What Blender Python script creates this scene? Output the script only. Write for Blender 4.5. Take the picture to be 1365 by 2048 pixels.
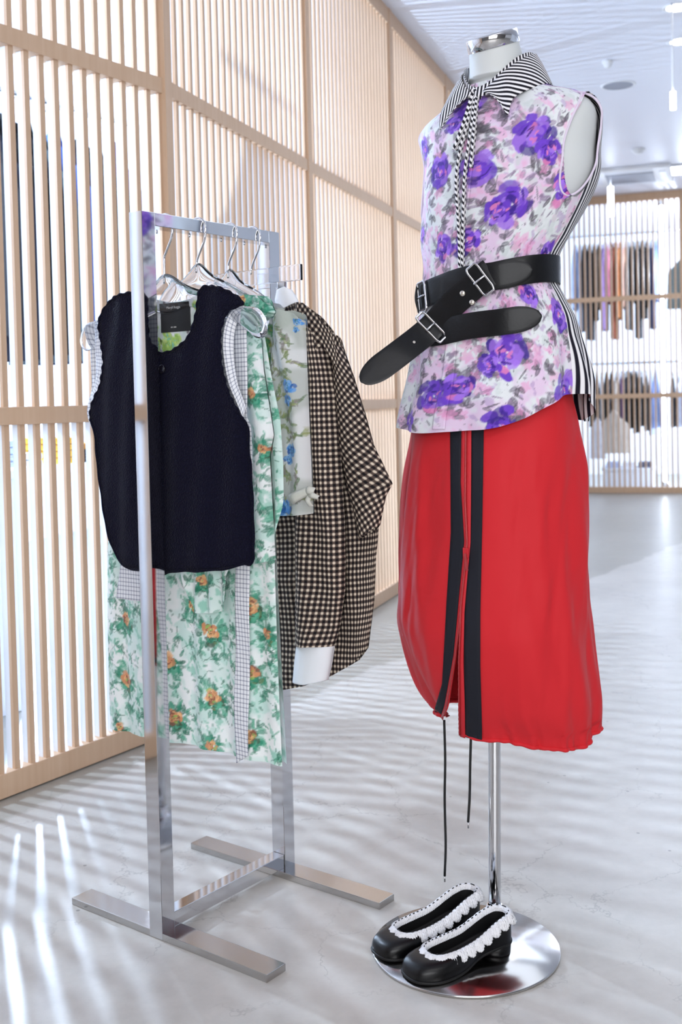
import bpy, bmesh, math, random
import numpy as np
from mathutils import Vector, Matrix
from mathutils.geometry import delaunay_2d_cdt

for o in list(bpy.data.objects):
    bpy.data.objects.remove(o)
SC = bpy.context.scene
COL = SC.collection
random.seed(7)
rng = np.random.RandomState(7)

# ------------------------------------------------------------------ camera
CAM_H = 1.05
FPX, PITCH, ROLL = 2211.3, 0.0301, -0.0238
PPX, PPY = 675.0, 869.1
cp_, sp_ = math.cos(PITCH), math.sin(PITCH)
c_, s_ = math.cos(ROLL), math.sin(ROLL)
FWD = np.array([0, cp_, -sp_])
RIGHT = np.array([c_, s_ * sp_, s_ * cp_])
UPV = np.array([-s_, c_ * sp_, c_ * cp_])
EYE = np.array([0.0, 0.0, CAM_H])
cd = bpy.data.cameras.new('camera')
cam = bpy.data.objects.new('camera', cd)
COL.objects.link(cam)
cd.sensor_fit = 'VERTICAL'
cd.sensor_height = 36.0
cd.sensor_width = 24.0
cd.lens = FPX / 2048 * 36.0
cd.shift_x = (682.5 - PPX) / 2048
cd.shift_y = (PPY - 1024) / 2048
cd.clip_start = 0.05
cd.clip_end = 100
cd.dof.use_dof = True
cd.dof.focus_distance = 2.12
cd.dof.aperture_fstop = 5.6
cam.matrix_world = Matrix(((RIGHT[0], UPV[0], -FWD[0], 0), (RIGHT[1], UPV[1], -FWD[1], 0),
                           (RIGHT[2], UPV[2], -FWD[2], CAM_H), (0, 0, 0, 1)))
SC.camera = cam

# ------------------------------------------------------------------ world, lights, exposure
wd_ = bpy.data.worlds.new('world')
SC.world = wd_
wd_.use_nodes = True
wd_.node_tree.nodes['Background'].inputs[0].default_value = (0.84, 0.89, 1.0, 1)
wd_.node_tree.nodes['Background'].inputs[1].default_value = 0.42
SC.view_settings.view_transform = 'Standard'
SC.view_settings.look = 'None'
SC.view_settings.gamma = 1.0
SC.view_settings.use_curve_mapping = False
SC.view_settings.exposure = 0.35


def area_light(name, loc, sx, sy, power, col=(1, 1, 1), target=None):
    l = bpy.data.lights.new(name, 'AREA')
    l.shape = 'RECTANGLE'
    l.size, l.size_y, l.energy, l.color = sx, sy, power, col
    o = bpy.data.objects.new(name, l)
    COL.objects.link(o)
    o.location = loc
    if target is not None:
        o.rotation_euler = (Vector(target) - Vector(loc)).to_track_quat('-Z', 'Y').to_euler()
    return o


def point_light(name, loc, power, radius=.05, col=(1, 1, 1)):
    l = bpy.data.lights.new(name, 'POINT')
    l.energy, l.color, l.shadow_soft_size = power, col, radius
    o = bpy.data.objects.new(name, l)
    COL.objects.link(o)
    o.location = loc
    return o


# fill lights added under the ceiling and in an invented window behind the camera
area_light('ceiling_fill_light', (0.9, -0.6, 3.08), 2.2, 1.4, 20, (1, .97, .95))
area_light('ceiling_fill_light', (1.8, 4.2, 3.08), 1.6, 3.0, 16, (.84, .91, 1))
area_light('ceiling_fill_light', (2.6, 8.5, 3.08), 1.6, 4.0, 40, (.74, .85, 1))
area_light('front_fill_light', (0.3, -3.42, 1.65), 3.6, 1.9, 120, (.97, .98, 1), (0.3, 5, 1.5))  # added frontal fill that brightens the mannequin and rack
# the bright rooms behind the two slatted screens
WYAW, WDIST = 0.3329, 1.647
WD = np.array([math.sin(WYAW), math.cos(WYAW)])
WE = np.array([WD[1], -WD[0]])


def wpt(s, e, z=0.0):
    q = WD * s + WE * e
    return np.array([q[0], q[1], z])


for s, e, z, pw in ((2.7, -3.0, 2.1, 130), (4.0, -3.1, 1.5, 150), (5.6, -3.0, 1.9, 105), (7.6, -3.0, 1.6, 80), (9.8, -3.0, 1.8, 80)):
    point_light('side_room_lamp', wpt(s, e, z), pw * 1.0, .022, (.62, .78, 1))
for s, e in ((3.6, -2.5), (5.4, -2.5), (7.4, -2.5)):
    point_light('side_room_uplight', wpt(s, e, .35), 48, .02, (.55, .74, 1))
for s, e, z, pw in ((13.0, -0.3, 2.4, 70), (13.0, 1.2, 2.4, 70), (13.3, 0.4, .6, 50), (13.0, 2.8, 2.4, 70)):
    point_light('back_room_lamp', wpt(s, e, z), pw * 1.1, .05, (.74, .84, 1))


# ------------------------------------------------------------------ helpers
def lin(c):
    return tuple(((x / 255.0) / 12.92 if x / 255.0 <= .04045 else ((x / 255.0 + .055) / 1.055) ** 2.4) for x in c)


def lin4(c):
    return lin(c) + (1.0,)


def ray(px, py):
    return (px - PPX) / FPX * RIGHT - (py - PPY) / FPX * UPV + FWD


def at_plane(px, py, p0, n):
    v = ray(px, py)
    t = np.dot(np.asarray(p0) - EYE, n) / np.dot(v, n)
    return EYE + t * v


def at_z(px, py, z):
    return at_plane(px, py, (0, 0, z), np.array([0, 0, 1.0]))


def at_y(px, py, y):
    return at_plane(px, py, (0, y, 0), np.array([0, 1.0, 0]))


def project(P):
    d = np.asarray(P, float) - EYE
    z = d @ FWD
    return np.stack([PPX + FPX * (d @ RIGHT) / z, PPY - FPX * (d @ UPV) / z], -1)


def hash2(ix, iy, seed):
    h = (ix.astype(np.int64) * 374761393 + iy.astype(np.int64) * 668265263 + seed * 974711) & 0x7fffffff
    h = ((h ^ (h >> 13)) * 1274126177) & 0x7fffffff
    h = h ^ (h >> 16)
    return (h & 0xffff) / 65535.0


def vnoise(x, y, seed=0):
    x = np.asarray(x, float)
    y = np.asarray(y, float)
    ix, iy = np.floor(x), np.floor(y)
    fx, fy = x - ix, y - iy
    fx = fx * fx * (3 - 2 * fx)
    fy = fy * fy * (3 - 2 * fy)
    a = hash2(ix, iy, seed)
    b = hash2(ix + 1, iy, seed)
    c = hash2(ix, iy + 1, seed)
    d = hash2(ix + 1, iy + 1, seed)
    return (a * (1 - fx) + b * fx) * (1 - fy) + (c * (1 - fx) + d * fx) * fy


def fbm(x, y, seed=0, n=3):
    r, a, t = 0, .5, 0
    for i in range(n):
        r = r + a * vnoise(x * 2 ** i, y * 2 ** i, seed + i * 17)
        t += a
        a *= .5
    return r / t


def smooth(a, b, x):
    t = np.clip((x - a) / (b - a), 0, 1)
    return t * t * (3 - 2 * t)


MATS = {}


def new_mat(name):
    m = bpy.data.materials.new(name)
    m.use_nodes = True
    MATS[name] = m
    return m, m.node_tree, m.node_tree.nodes['Principled BSDF']


def mat(name, col, rough=.5, metal=0.0, spec=.5, trans=0.0, ior=1.45, bump=None, vary=0.0, vscale=8.0, sheen=0.0, emit=None, estr=0.0, coat=0.0):
    if name in MATS:
        return MATS[name]
    m, nt, p = new_mat(name)
    c = lin4(col)
    p.inputs['Base Color'].default_value = c
    p.inputs['Roughness'].default_value = rough
    p.inputs['Metallic'].default_value = metal
    p.inputs['Specular IOR Level'].default_value = spec
    p.inputs['Transmission Weight'].default_value = trans
    p.inputs['IOR'].default_value = ior
    p.inputs['Sheen Weight'].default_value = sheen
    p.inputs['Coat Weight'].default_value = coat
    if emit:
        p.inputs['Emission Color'].default_value = lin4(emit)
        p.inputs['Emission Strength'].default_value = estr
    if vary or bump:
        tc = nt.nodes.new('ShaderNodeTexCoord')
    if vary:
        n = nt.nodes.new('ShaderNodeTexNoise')
        n.inputs['Scale'].default_value = vscale
        n.inputs['Detail'].default_value = 4
        nt.links.new(tc.outputs['Object'], n.inputs['Vector'])
        mx = nt.nodes.new('ShaderNodeMix')
        mx.data_type = 'RGBA'
        mx.inputs[6].default_value = tuple(max(0, x * (1 - vary)) for x in c[:3]) + (1,)
        mx.inputs[7].default_value = tuple(min(1, x * (1 + vary)) for x in c[:3]) + (1,)
        nt.links.new(n.outputs['Fac'], mx.inputs[0])
        nt.links.new(mx.outputs[2], p.inputs['Base Color'])
    if bump:
        n = nt.nodes.new('ShaderNodeTexNoise')
        n.inputs['Scale'].default_value = bump[0]
        nt.links.new(tc.outputs['Object'], n.inputs['Vector'])
        b = nt.nodes.new('ShaderNodeBump')
        b.inputs['Strength'].default_value = bump[1]
        b.inputs['Distance'].default_value = bump[2]
        nt.links.new(n.outputs['Fac'], b.inputs['Height'])
        nt.links.new(b.outputs['Normal'], p.inputs['Normal'])
    return m


def tag(o, label=None, cat=None, group=None, kind=None):
    if label:
        o['label'] = label
    if cat:
        o['category'] = cat
    if group:
        o['group'] = group
    if kind:
        o['kind'] = kind
    return o


def empty(name, loc=(0, 0, 0), label=None, cat=None, group=None, kind=None):
    o = bpy.data.objects.new(name, None)
    COL.objects.link(o)
    o.location = [float(x) for x in loc]
    o.empty_display_size = .05
    return tag(o, label, cat, group, kind)


def link(name, me, m, parent=None, smooth_=False):
    if m is not None and not me.materials:
        me.materials.append(m)
    if smooth_:
        me.polygons.foreach_set('use_smooth', [True] * len(me.polygons))
    o = bpy.data.objects.new(name, me)
    COL.objects.link(o)
    if parent is not None:
        o.parent = parent
        # world-space vertices: cancel the parent's own offset
        o.matrix_parent_inverse = Matrix.Translation(parent.location).inverted() if parent.type == 'EMPTY' else Matrix.Identity(4)
        if parent.parent is not None:
            o.matrix_parent_inverse = Matrix.Identity(4)
    return o


def mesh(name, verts, faces, m, parent=None, smooth_=True, colors=None, pat=None):
    me = bpy.data.meshes.new(name)
    me.from_pydata([tuple(map(float, v)) for v in verts], [], [tuple(map(int, f)) for f in faces])
    n = len(verts)
    if colors is not None:
        a = me.color_attributes.new('print', 'FLOAT_COLOR', 'POINT')
        c4 = np.ones((n, 4), np.float32)
        c4[:, :3] = colors
        a.data.foreach_set('color', c4.ravel())
    if pat is not None:
        a = me.attributes.new('pat', 'FLOAT_VECTOR', 'POINT')
        p3 = np.zeros((n, 3), np.float32)
        p3[:, :2] = pat
        a.data.foreach_set('vector', p3.ravel())
    me.update()
    return link(name, me, m, parent, smooth_)


def grid_faces(nu, nv, closed_u=False, flip=False):
    i = np.arange(nu if closed_u else nu - 1)
    j = np.arange(nv - 1)
    I, J = np.meshgrid(i, j, indexing='ij')
    I2 = (I + 1) % nu
    f = np.stack([I * nv + J, I2 * nv + J, I2 * nv + J + 1, I * nv + J + 1], -1).reshape(-1, 4)
    return f[:, ::-1] if flip else f


def grid(name, P, m, parent=None, closed_u=False, flip=False, colors=None, pat=None, solid=0.0, offset=0.0, smooth_=True):
    nu, nv = P.shape[:2]
    o = mesh(name, P.reshape(-1, 3), grid_faces(nu, nv, closed_u, flip), m, parent, smooth_,
             None if colors is None else colors.reshape(-1, 3), None if pat is None else pat.reshape(-1, 2))
    if solid:
        md = o.modifiers.new('solid', 'SOLIDIFY')
        md.thickness = solid
        md.offset = offset
    return o


def box_data(x0, x1, y0, y1, z0, z1):
    v = [(x, y, z) for x in (x0, x1) for y in (y0, y1) for z in (z0, z1)]
    f = [(0, 1, 3, 2), (4, 6, 7, 5), (0, 4, 5, 1), (2, 3, 7, 6), (0, 2, 6, 4), (1, 5, 7, 3)]
    return v, f


def obox(name, origin, ax, ay, az, x0, x1, y0, y1, z0, z1, m, parent=None, bevel=0.0):
    """box in an oriented frame"""
    v, f = box_data(x0, x1, y0, y1, z0, z1)
    ax, ay, az, origin = [np.asarray(q, float) for q in (ax, ay, az, origin)]
    vv = [origin + a * ax + b * ay + c * az for a, b, c in v]
    o = mesh(name, vv, f, m, parent, False)
    bm = bmesh.new()
    bm.from_mesh(o.data)
    bmesh.ops.recalc_face_normals(bm, faces=bm.faces)
    if bevel:
        bmesh.ops.bevel(bm, geom=bm.edges[:], offset=bevel, segments=2, affect='EDGES', profile=.6)
    bm.to_mesh(o.data)
    bm.free()
    return o


def spline(pts, n, closed=False):
    """Catmull-Rom resampling"""
    P = np.asarray(pts, float)
    if closed:
        Q = np.vstack([P[-1], P, P[0], P[1]])
        k = len(P)
    else:
        Q = np.vstack([2 * P[0] - P[1], P, 2 * P[-1] - P[-2]])
        k = len(P) - 1
    d = np.linalg.norm(np.diff(np.vstack([P, P[:1]]) if closed else P, axis=0), axis=1)
    cum = np.r_[0, np.cumsum(d)]
    t = np.linspace(0, cum[-1], n, endpoint=not closed)
    i = np.clip(np.searchsorted(cum, t, 'right') - 1, 0, k - 1)
    u = ((t - cum[i]) / np.maximum(d[i], 1e-9))[:, None]
    p0, p1, p2, p3 = Q[i], Q[i + 1], Q[i + 2], Q[i + 3]
    return .5 * (2 * p1 + (p2 - p0) * u + (2 * p0 - 5 * p1 + 4 * p2 - p3) * u ** 2 + (3 * p1 - p0 - 3 * p2 + p3) * u ** 3)


def poly(pts, n):
    """straight polyline resampling by arc length"""
    P = np.asarray(pts, float)
    d = np.linalg.norm(np.diff(P, axis=0), axis=1)
    cum = np.r_[0, np.cumsum(d)]
    t = np.linspace(0, cum[-1], n)
    return np.stack([np.interp(t, cum, P[:, k]) for k in range(P.shape[1])], -1)


def frames(C, closed=False):
    T = np.gradient(C, axis=0) if not closed else (np.roll(C, -1, 0) - np.roll(C, 1, 0))
    T /= np.linalg.norm(T, axis=1)[:, None] + 1e-12
    N = np.zeros_like(C)
    up = np.array([0, 0, 1.0]) if abs(T[0][2]) < .9 else np.array([1.0, 0, 0])
    n = np.cross(T[0], up)
    n /= np.linalg.norm(n)
    for i in range(len(C)):
        n = n - T[i] * np.dot(n, T[i])
        n /= np.linalg.norm(n)
        N[i] = n
    return T, N, np.cross(T, N)


def tube(name, C, r, m, parent=None, k=8, closed=False, cap=True, pat=False):
    C = np.asarray(C, float)
    T, N, B = frames(C, closed)
    r = np.broadcast_to(np.asarray(r, float), (len(C),))
    a = np.linspace(0, 2 * np.pi, k, endpoint=False)
    P = C[:, None, :] + r[:, None, None] * (np.cos(a)[None, :, None] * N[:, None, :] + np.sin(a)[None, :, None] * B[:, None, :])
    n = len(C)
    V = P.reshape(-1, 3)
    F = []
    for i in range(n if closed else n - 1):
        i2 = (i + 1) % n
        for j in range(k):
            j2 = (j + 1) % k
            F.append((i * k + j, i * k + j2, i2 * k + j2, i2 * k + j))
    if cap and not closed:
        F.append(tuple(range(k))[::-1])
        F.append(tuple((n - 1) * k + j for j in range(k)))
    pt = None
    if pat:
        L = np.r_[0, np.cumsum(np.linalg.norm(np.diff(C, axis=0), axis=1))]
        pt = np.stack([np.repeat(L, k), np.tile(a / (2 * np.pi), n)], -1)
    return mesh(name, V, F, m, parent, True, None, pt)


def copy_of(o, loc=None, parent=None):
    c = o.copy()
    COL.objects.link(c)
    if parent is not None:
        c.parent = parent
    if loc is not None:
        c.location = loc
    return c


# ------------------------------------------------------------------ materials
def fabric_print(name, rough=.75, weave=900, wstr=.15, alpha=1.0):
    """cloth whose flat print is the 'print' attribute, with woven relief"""
    m, nt, p = new_mat(name)
    a = nt.nodes.new('ShaderNodeAttribute')
    a.attribute_name = 'print'
    nt.links.new(a.outputs['Color'], p.inputs['Base Color'])
    p.inputs['Roughness'].default_value = rough
    p.inputs['Specular IOR Level'].default_value = .25
    p.inputs['Sheen Weight'].default_value = .15
    tc = nt.nodes.new('ShaderNodeTexCoord')
    n = nt.nodes.new('ShaderNodeTexNoise')
    n.inputs['Scale'].default_value = weave
    nt.links.new(tc.outputs['Object'], n.inputs['Vector'])
    n2 = nt.nodes.new('ShaderNodeTexNoise')
    n2.inputs['Scale'].default_value = 22
    n2.inputs['Detail'].default_value = 3
    nt.links.new(tc.outputs['Object'], n2.inputs['Vector'])
    b2 = nt.nodes.new('ShaderNodeBump')
    b2.inputs['Strength'].default_value = .35
    b2.inputs['Distance'].default_value = .01
    nt.links.new(n2.outputs['Fac'], b2.inputs['Height'])
    b = nt.nodes.new('ShaderNodeBump')
    b.inputs['Strength'].default_value = wstr
    b.inputs['Distance'].default_value = .001
    nt.links.new(n.outputs['Fac'], b.inputs['Height'])
    nt.links.new(b2.outputs['Normal'], b.inputs['Normal'])
    nt.links.new(b.outputs['Normal'], p.inputs['Normal'])
    if alpha < 1:
        p.inputs['Alpha'].default_value = alpha
    return m


def math_node(nt, op, a, b=None):
    n = nt.nodes.new('ShaderNodeMath')
    n.operation = op
    for k, v in enumerate((a, b)):
        if v is None:
            continue
        if isinstance(v, (int, float)):
            n.inputs[k].default_value = v
        else:
            nt.links.new(v, n.inputs[k])
    return n.outputs[0]


def band(nt, coord, period, duty, soft=.12):
    """1 inside a stripe, soft edged"""
    f = math_node(nt, 'FRACT', math_node(nt, 'DIVIDE', coord, period))
    d = math_node(nt, 'ABSOLUTE', math_node(nt, 'SUBTRACT', f, .5))
    r = nt.nodes.new('ShaderNodeMapRange')
    r.inputs['From Min'].default_value = duty / 2 + soft / 2
    r.inputs['From Max'].default_value = duty / 2 - soft / 2
    nt.links.new(d, r.inputs['Value'])
    return r.outputs[0]


def pat_mat(name, kind, cols, period, duty=.5, rough=.75, slant=0.0, soft=.12):
    m, nt, p = new_mat(name)
    a = nt.nodes.new('ShaderNodeAttribute')
    a.attribute_name = 'pat'
    sx = nt.nodes.new('ShaderNodeSeparateXYZ')
    nt.links.new(a.outputs['Vector'], sx.inputs[0])
    X, Y = sx.outputs[0], sx.outputs[1]
    if slant:
        X = math_node(nt, 'ADD', X, math_node(nt, 'MULTIPLY', Y, slant))
    bx = band(nt, X, period, duty, soft)
    mix = nt.nodes.new('ShaderNodeMix')
    mix.data_type = 'RGBA'
    if kind == 'stripe':
        mix.inputs[6].default_value = lin4(cols[0])
        mix.inputs[7].default_value = lin4(cols[1])
        nt.links.new(bx, mix.inputs[0])
    else:
        by = band(nt, Y, period * 1.08, duty, soft)
        s = math_node(nt, 'MULTIPLY', math_node(nt, 'ADD', bx, by), .5)
        r = nt.nodes.new('ShaderNodeValToRGB')
        r.color_ramp.elements[0].position = 0
        r.color_ramp.elements[0].color = lin4(cols[0])
        r.color_ramp.elements[1].position = 1
        r.color_ramp.elements[1].color = lin4(cols[2])
        e = r.color_ramp.elements.new(.5)
        e.color = lin4(cols[1])
        nt.links.new(s, r.inputs[0])
        nt.links.new(r.outputs[0], mix.inputs[6])
        mix.inputs[0].default_value = 0
    nt.links.new(mix.outputs[2], p.inputs['Base Color'])
    p.inputs['Roughness'].default_value = rough
    p.inputs['Specular IOR Level'].default_value = .25
    return m


def wood_mat():
    m, nt, p = new_mat('pale_wood')
    tc = nt.nodes.new('ShaderNodeTexCoord')
    mp = nt.nodes.new('ShaderNodeMapping')
    mp.inputs['Scale'].default_value = (60, 60, 2.5)
    nt.links.new(tc.outputs['Object'], mp.inputs[0])
    n = nt.nodes.new('ShaderNodeTexNoise')
    n.inputs['Scale'].default_value = 1
    n.inputs['Detail'].default_value = 4
    nt.links.new(mp.outputs[0], n.inputs['Vector'])
    r = nt.nodes.new('ShaderNodeValToRGB')
    r.color_ramp.elements[0].color = lin4((200, 164, 132))
    r.color_ramp.elements[1].color = lin4((218, 188, 160))
    nt.links.new(n.outputs['Fac'], r.inputs[0])
    nt.links.new(r.outputs[0], p.inputs['Base Color'])
    p.inputs['Roughness'].default_value = .55
    p.inputs['Specular IOR Level'].default_value = .3
    return m


def floor_mat():
    m, nt, p = new_mat('polished_concrete')
    tc = nt.nodes.new('ShaderNodeTexCoord')
    L = nt.links

    def noise(scale, det=4, rough=.55):
        n = nt.nodes.new('ShaderNodeTexNoise')
        n.inputs['Scale'].default_value = scale
        n.inputs['Detail'].default_value = det
        n.inputs['Roughness'].default_value = rough
        L.new(tc.outputs['Object'], n.inputs['Vector'])
        return n
    big = noise(1.6, 5)
    fine = noise(14, 6, .65)
    r = nt.nodes.new('ShaderNodeValToRGB')
    r.color_ramp.elements[0].position = .32
    r.color_ramp.elements[0].color = lin4((176, 172, 165))
    r.color_ramp.elements[1].position = .68
    r.color_ramp.elements[1].color = lin4((208, 204, 197))
    s = math_node(nt, 'ADD', math_node(nt, 'MULTIPLY', big.outputs[0], .6), math_node(nt, 'MULTIPLY', fine.outputs[0], .4))
    L.new(s, r.inputs[0])
    # hairline cracks: edges of a distorted cell pattern, only in places
    mixv = nt.nodes.new('ShaderNodeMix')
    mixv.data_type = 'VECTOR'
    mixv.inputs[0].default_value = .16
    L.new(tc.outputs['Object'], mixv.inputs[4])
    dn = noise(5, 5, .7)
    L.new(dn.outputs['Color'], mixv.inputs[5])
    v = nt.nodes.new('ShaderNodeTexVoronoi')
    v.feature = 'DISTANCE_TO_EDGE'
    v.inputs['Scale'].default_value = 3.6
    L.new(mixv.outputs[1], v.inputs['Vector'])
    mr = nt.nodes.new('ShaderNodeMapRange')
    mr.inputs['From Min'].default_value = .0
    mr.inputs['From Max'].default_value = .009
    mr.inputs['To Min'].default_value = 1
    mr.inputs['To Max'].default_value = 0
    L.new(v.outputs['Distance'], mr.inputs['Value'])
    patch = noise(2.3, 3)
    mk = nt.nodes.new('ShaderNodeMapRange')
    mk.inputs['From Min'].default_value = .42
    mk.inputs['From Max'].default_value = .56
    L.new(patch.outputs[0], mk.inputs['Value'])
    crack = math_node(nt, 'MULTIPLY', math_node(nt, 'MULTIPLY', mr.outputs[0], mk.outputs[0]), .38)
    mx = nt.nodes.new('ShaderNodeMix')
    mx.data_type = 'RGBA'
    L.new(crack, mx.inputs[0])
    L.new(r.outputs[0], mx.inputs[6])
    mx.inputs[7].default_value = lin4((105, 102, 100))
    # speckles
    v2 = nt.nodes.new('ShaderNodeTexVoronoi')
    v2.inputs['Scale'].default_value = 9
    L.new(tc.outputs['Object'], v2.inputs['Vector'])
    sp = nt.nodes.new('ShaderNodeMapRange')
    sp.inputs['From Min'].default_value = .03
    sp.inputs['From Max'].default_value = .045
    sp.inputs['To Min'].default_value = .6
    sp.inputs['To Max'].default_value = 0
    L.new(v2.outputs['Distance'], sp.inputs['Value'])
    mx2 = nt.nodes.new('ShaderNodeMix')
    mx2.data_type = 'RGBA'
    L.new(sp.outputs[0], mx2.inputs[0])
    L.new(mx.outputs[2], mx2.inputs[6])
    mx2.inputs[7].default_value = lin4((90, 88, 86))
    # worn grey strip of bare screed along the near screen
    sx = nt.nodes.new('ShaderNodeSeparateXYZ')
    L.new(tc.outputs['Object'], sx.inputs[0])
    n1x, n1y = math.cos(.585), -math.sin(.585)
    hx, hy = -.514, 3.553
    d = math_node(nt, 'SUBTRACT', math_node(nt, 'ADD', math_node(nt, 'MULTIPLY', sx.outputs[0], n1x), math_node(nt, 'MULTIPLY', sx.outputs[1], n1y)), hx * n1x + hy * n1y)
    d = math_node(nt, 'ADD', d, math_node(nt, 'MULTIPLY', math_node(nt, 'SUBTRACT', dn.outputs[0], .5), .16))
    ws = nt.nodes.new('ShaderNodeMapRange')
    ws.inputs['From Min'].default_value = .125
    ws.inputs['From Max'].default_value = .105
    ws.inputs['To Min'].default_value = 0
    ws.inputs['To Max'].default_value = .62
    L.new(d, ws.inputs['Value'])
    mx3 = nt.nodes.new('ShaderNodeMix')
    mx3.data_type = 'RGBA'
    L.new(ws.outputs[0], mx3.inputs[0])
    L.new(mx2.outputs[2], mx3.inputs[6])
    mx3.inputs[7].default_value = lin4((142, 140, 130))
    L.new(mx3.outputs[2], p.inputs['Base Color'])
    rr = nt.nodes.new('ShaderNodeMapRange')
    rr.inputs['To Min'].default_value = .22
    rr.inputs['To Max'].default_value = .42
    L.new(fine.outputs[0], rr.inputs['Value'])
    L.new(rr.outputs[0], p.inputs['Roughness'])
    p.inputs['Specular IOR Level'].default_value = .55
    b = nt.nodes.new('ShaderNodeBump')
    b.inputs['Strength'].default_value = .12
    b.inputs['Distance'].default_value = .004
    L.new(big.outputs[0], b.inputs['Height'])
    L.new(b.outputs[0], p.inputs['Normal'])
    return m


WOOD = wood_mat()
FLOORM = floor_mat()
WHITE = mat('white_paint', (236, 238, 242), .6, vary=.02, vscale=3)
FINW = mat('white_fin', (232, 234, 238), .5)
CEILM = mat('ceiling_paint', (228, 230, 240), .42, vary=.02, vscale=2)
CHROME = mat('polished_chrome', (208, 208, 210), .06, 1.0)
STEEL = mat('satin_steel', (190, 188, 186), .16, 1.0)
ACRYL = mat('clear_acrylic', (250, 252, 255), .03, 0, .5, 1.0, 1.42)
BLACKP = mat('black_plastic', (12, 12, 13), .4)

# ------------------------------------------------------------------ the setting
CEIL_Z = 3.15
mesh('floor', [(-9, -5, 0), (12, -5, 0), (12, 19, 0), (-9, 19, 0)], [(0, 1, 2, 3)], FLOORM, None, False)['kind'] = 'structure'
o = obox('ceiling', (0, 0, CEIL_Z), (1, 0, 0), (0, 1, 0), (0, 0, 1), -9, 12, -3.6, 19, 0, .1, CEILM)
o['kind'] = 'structure'
obox('wall_side_room', wpt(6, -5.2), (WD[0], WD[1], 0), (WE[0], WE[1], 0), (0, 0, 1), -7, 9, -.1, 0, 0, CEIL_Z, WHITE)['kind'] = 'structure'
obox('wall_back_room', wpt(15.0, 1), (WD[0], WD[1], 0), (WE[0], WE[1], 0), (0, 0, 1), 0, .1, -6.2, 6, 0, CEIL_Z, WHITE)['kind'] = 'structure'
obox('wall_right', wpt(8, 5.2), (WD[0], WD[1], 0), (WE[0], WE[1], 0), (0, 0, 1), -4, 7, 0, .1, 0, CEIL_Z, WHITE)['kind'] = 'structure'

TAUPE = mat('taupe_plaster', (150, 144, 140), .7, vary=.05)
wf = empty('wall_front', (0, -3.5, 0), kind='structure')
for x0, x1, z0, z1 in ((-9, -1.55, 0, CEIL_Z), (2.15, 9, 0, CEIL_Z), (-1.55, 2.15, 0, .65), (-1.55, 2.15, 2.65, CEIL_Z)):
    obox('wall_panel', (0, -3.5, 0), (1, 0, 0), (0, 1, 0), (0, 0, 1), x0, x1, -.1, 0, z0, z1, TAUPE, wf)
wn = empty('added_window_1', (.3, -3.5, .65), kind='structure')  # unseen window, made up to frame the frontal fill light
for x0, x1, z0, z1 in ((-1.55, -1.49, .65, 2.65), (2.09, 2.15, .65, 2.65), (-1.55, 2.15, .65, .71), (-1.55, 2.15, 2.59, 2.65), (.27, .33, .71, 2.59)):
    obox('added_window_frame', (0, -3.5, 0), (1, 0, 0), (0, 1, 0), (0, 0, 1), x0, x1, -.09, -.03, z0, z1, WHITE, wn)
CELL, H0, RT = 1.3, 1.031, .049
PITCH_S, SL_W, SL_D, SL_N = CELL / 24, .018, .032, .011


def screen(name, origin, d, n, ncell, start=0.0, end_post=True, label=None):
    """timber screen: frame posts, rails and one fin per slat. d: along, n: towards the shop; slats sit mid-depth"""
    root = empty(name, (origin[0], origin[1], 0), kind='structure')
    d3, n3, up = np.array([d[0], d[1], 0]), np.array([n[0], n[1], 0]), np.array([0, 0, 1.0])
    O = np.array([origin[0], origin[1], 0])
    L = ncell * CELL
    first = {}

    def piece(nm, x0, x1, y0, y1, z0, z1, key=None, shift=0.0, bev=0.0):
        if key is not None and key in first:
            c = first[key][0].copy()
            COL.objects.link(c)
            c.location = [float(q) for q in d3 * (shift - first[key][1])]
            return c
        o = obox(nm, O, d3, n3, up, x0, x1, y0, y1, z0, z1, WOOD, root, bev)
        if key is not None:
            first[key] = (o, shift)
        return o
    for k in range(ncell + (1 if end_post else 0)):
        piece('post', -.024, .024, -.062, .004, 0, CEIL_Z, 'post', 0, .0015) if False else piece('post', k * CELL - .024, k * CELL + .024, -.062, .004, 0, CEIL_Z, None, 0, .0015)
    for r in range(4):
        zc = r * H0 if r else RT / 2
        z0, z1 = zc - RT / 2, zc + RT / 2
        if r == 3:
            z1 = CEIL_Z
        if r == 0:
            z0, z1 = .004, .02 + RT
        for k in range(ncell):
            piece('rail', k * CELL + .024, (k + 1) * CELL - .024, -.058, 0, z0, z1, None, 0, .0015)
    for k in range(ncell):
        for j in range(24):
            x = k * CELL + (j + .5) * PITCH_S
            if x < start:
                continue
            if j == 0 or j == 23:
                pass
            o = piece('slat', x - SL_W / 2, x + SL_W / 2, -.008 - SL_D, -.008, .06, CEIL_Z - .03, 'slat', x)
            if 'white' not in first:      # wood nosing on a white fin: one mesh, shared by all slats
                first['white'] = True
                bm = bmesh.new()
                bm.from_mesh(o.data)
                cut = O - n3 * (.008 + SL_N)
                bmesh.ops.bisect_plane(bm, geom=bm.verts[:] + bm.edges[:] + bm.faces[:], plane_co=Vector(cut), plane_no=Vector(n3))
                for f in bm.faces:
                    if (np.array(f.calc_center_median()) - cut) @ n3 < -1e-5:
                        f.material_index = 1
                bm.to_mesh(o.data)
                bm.free()
                o.data.materials.append(FINW)
    return root


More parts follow.
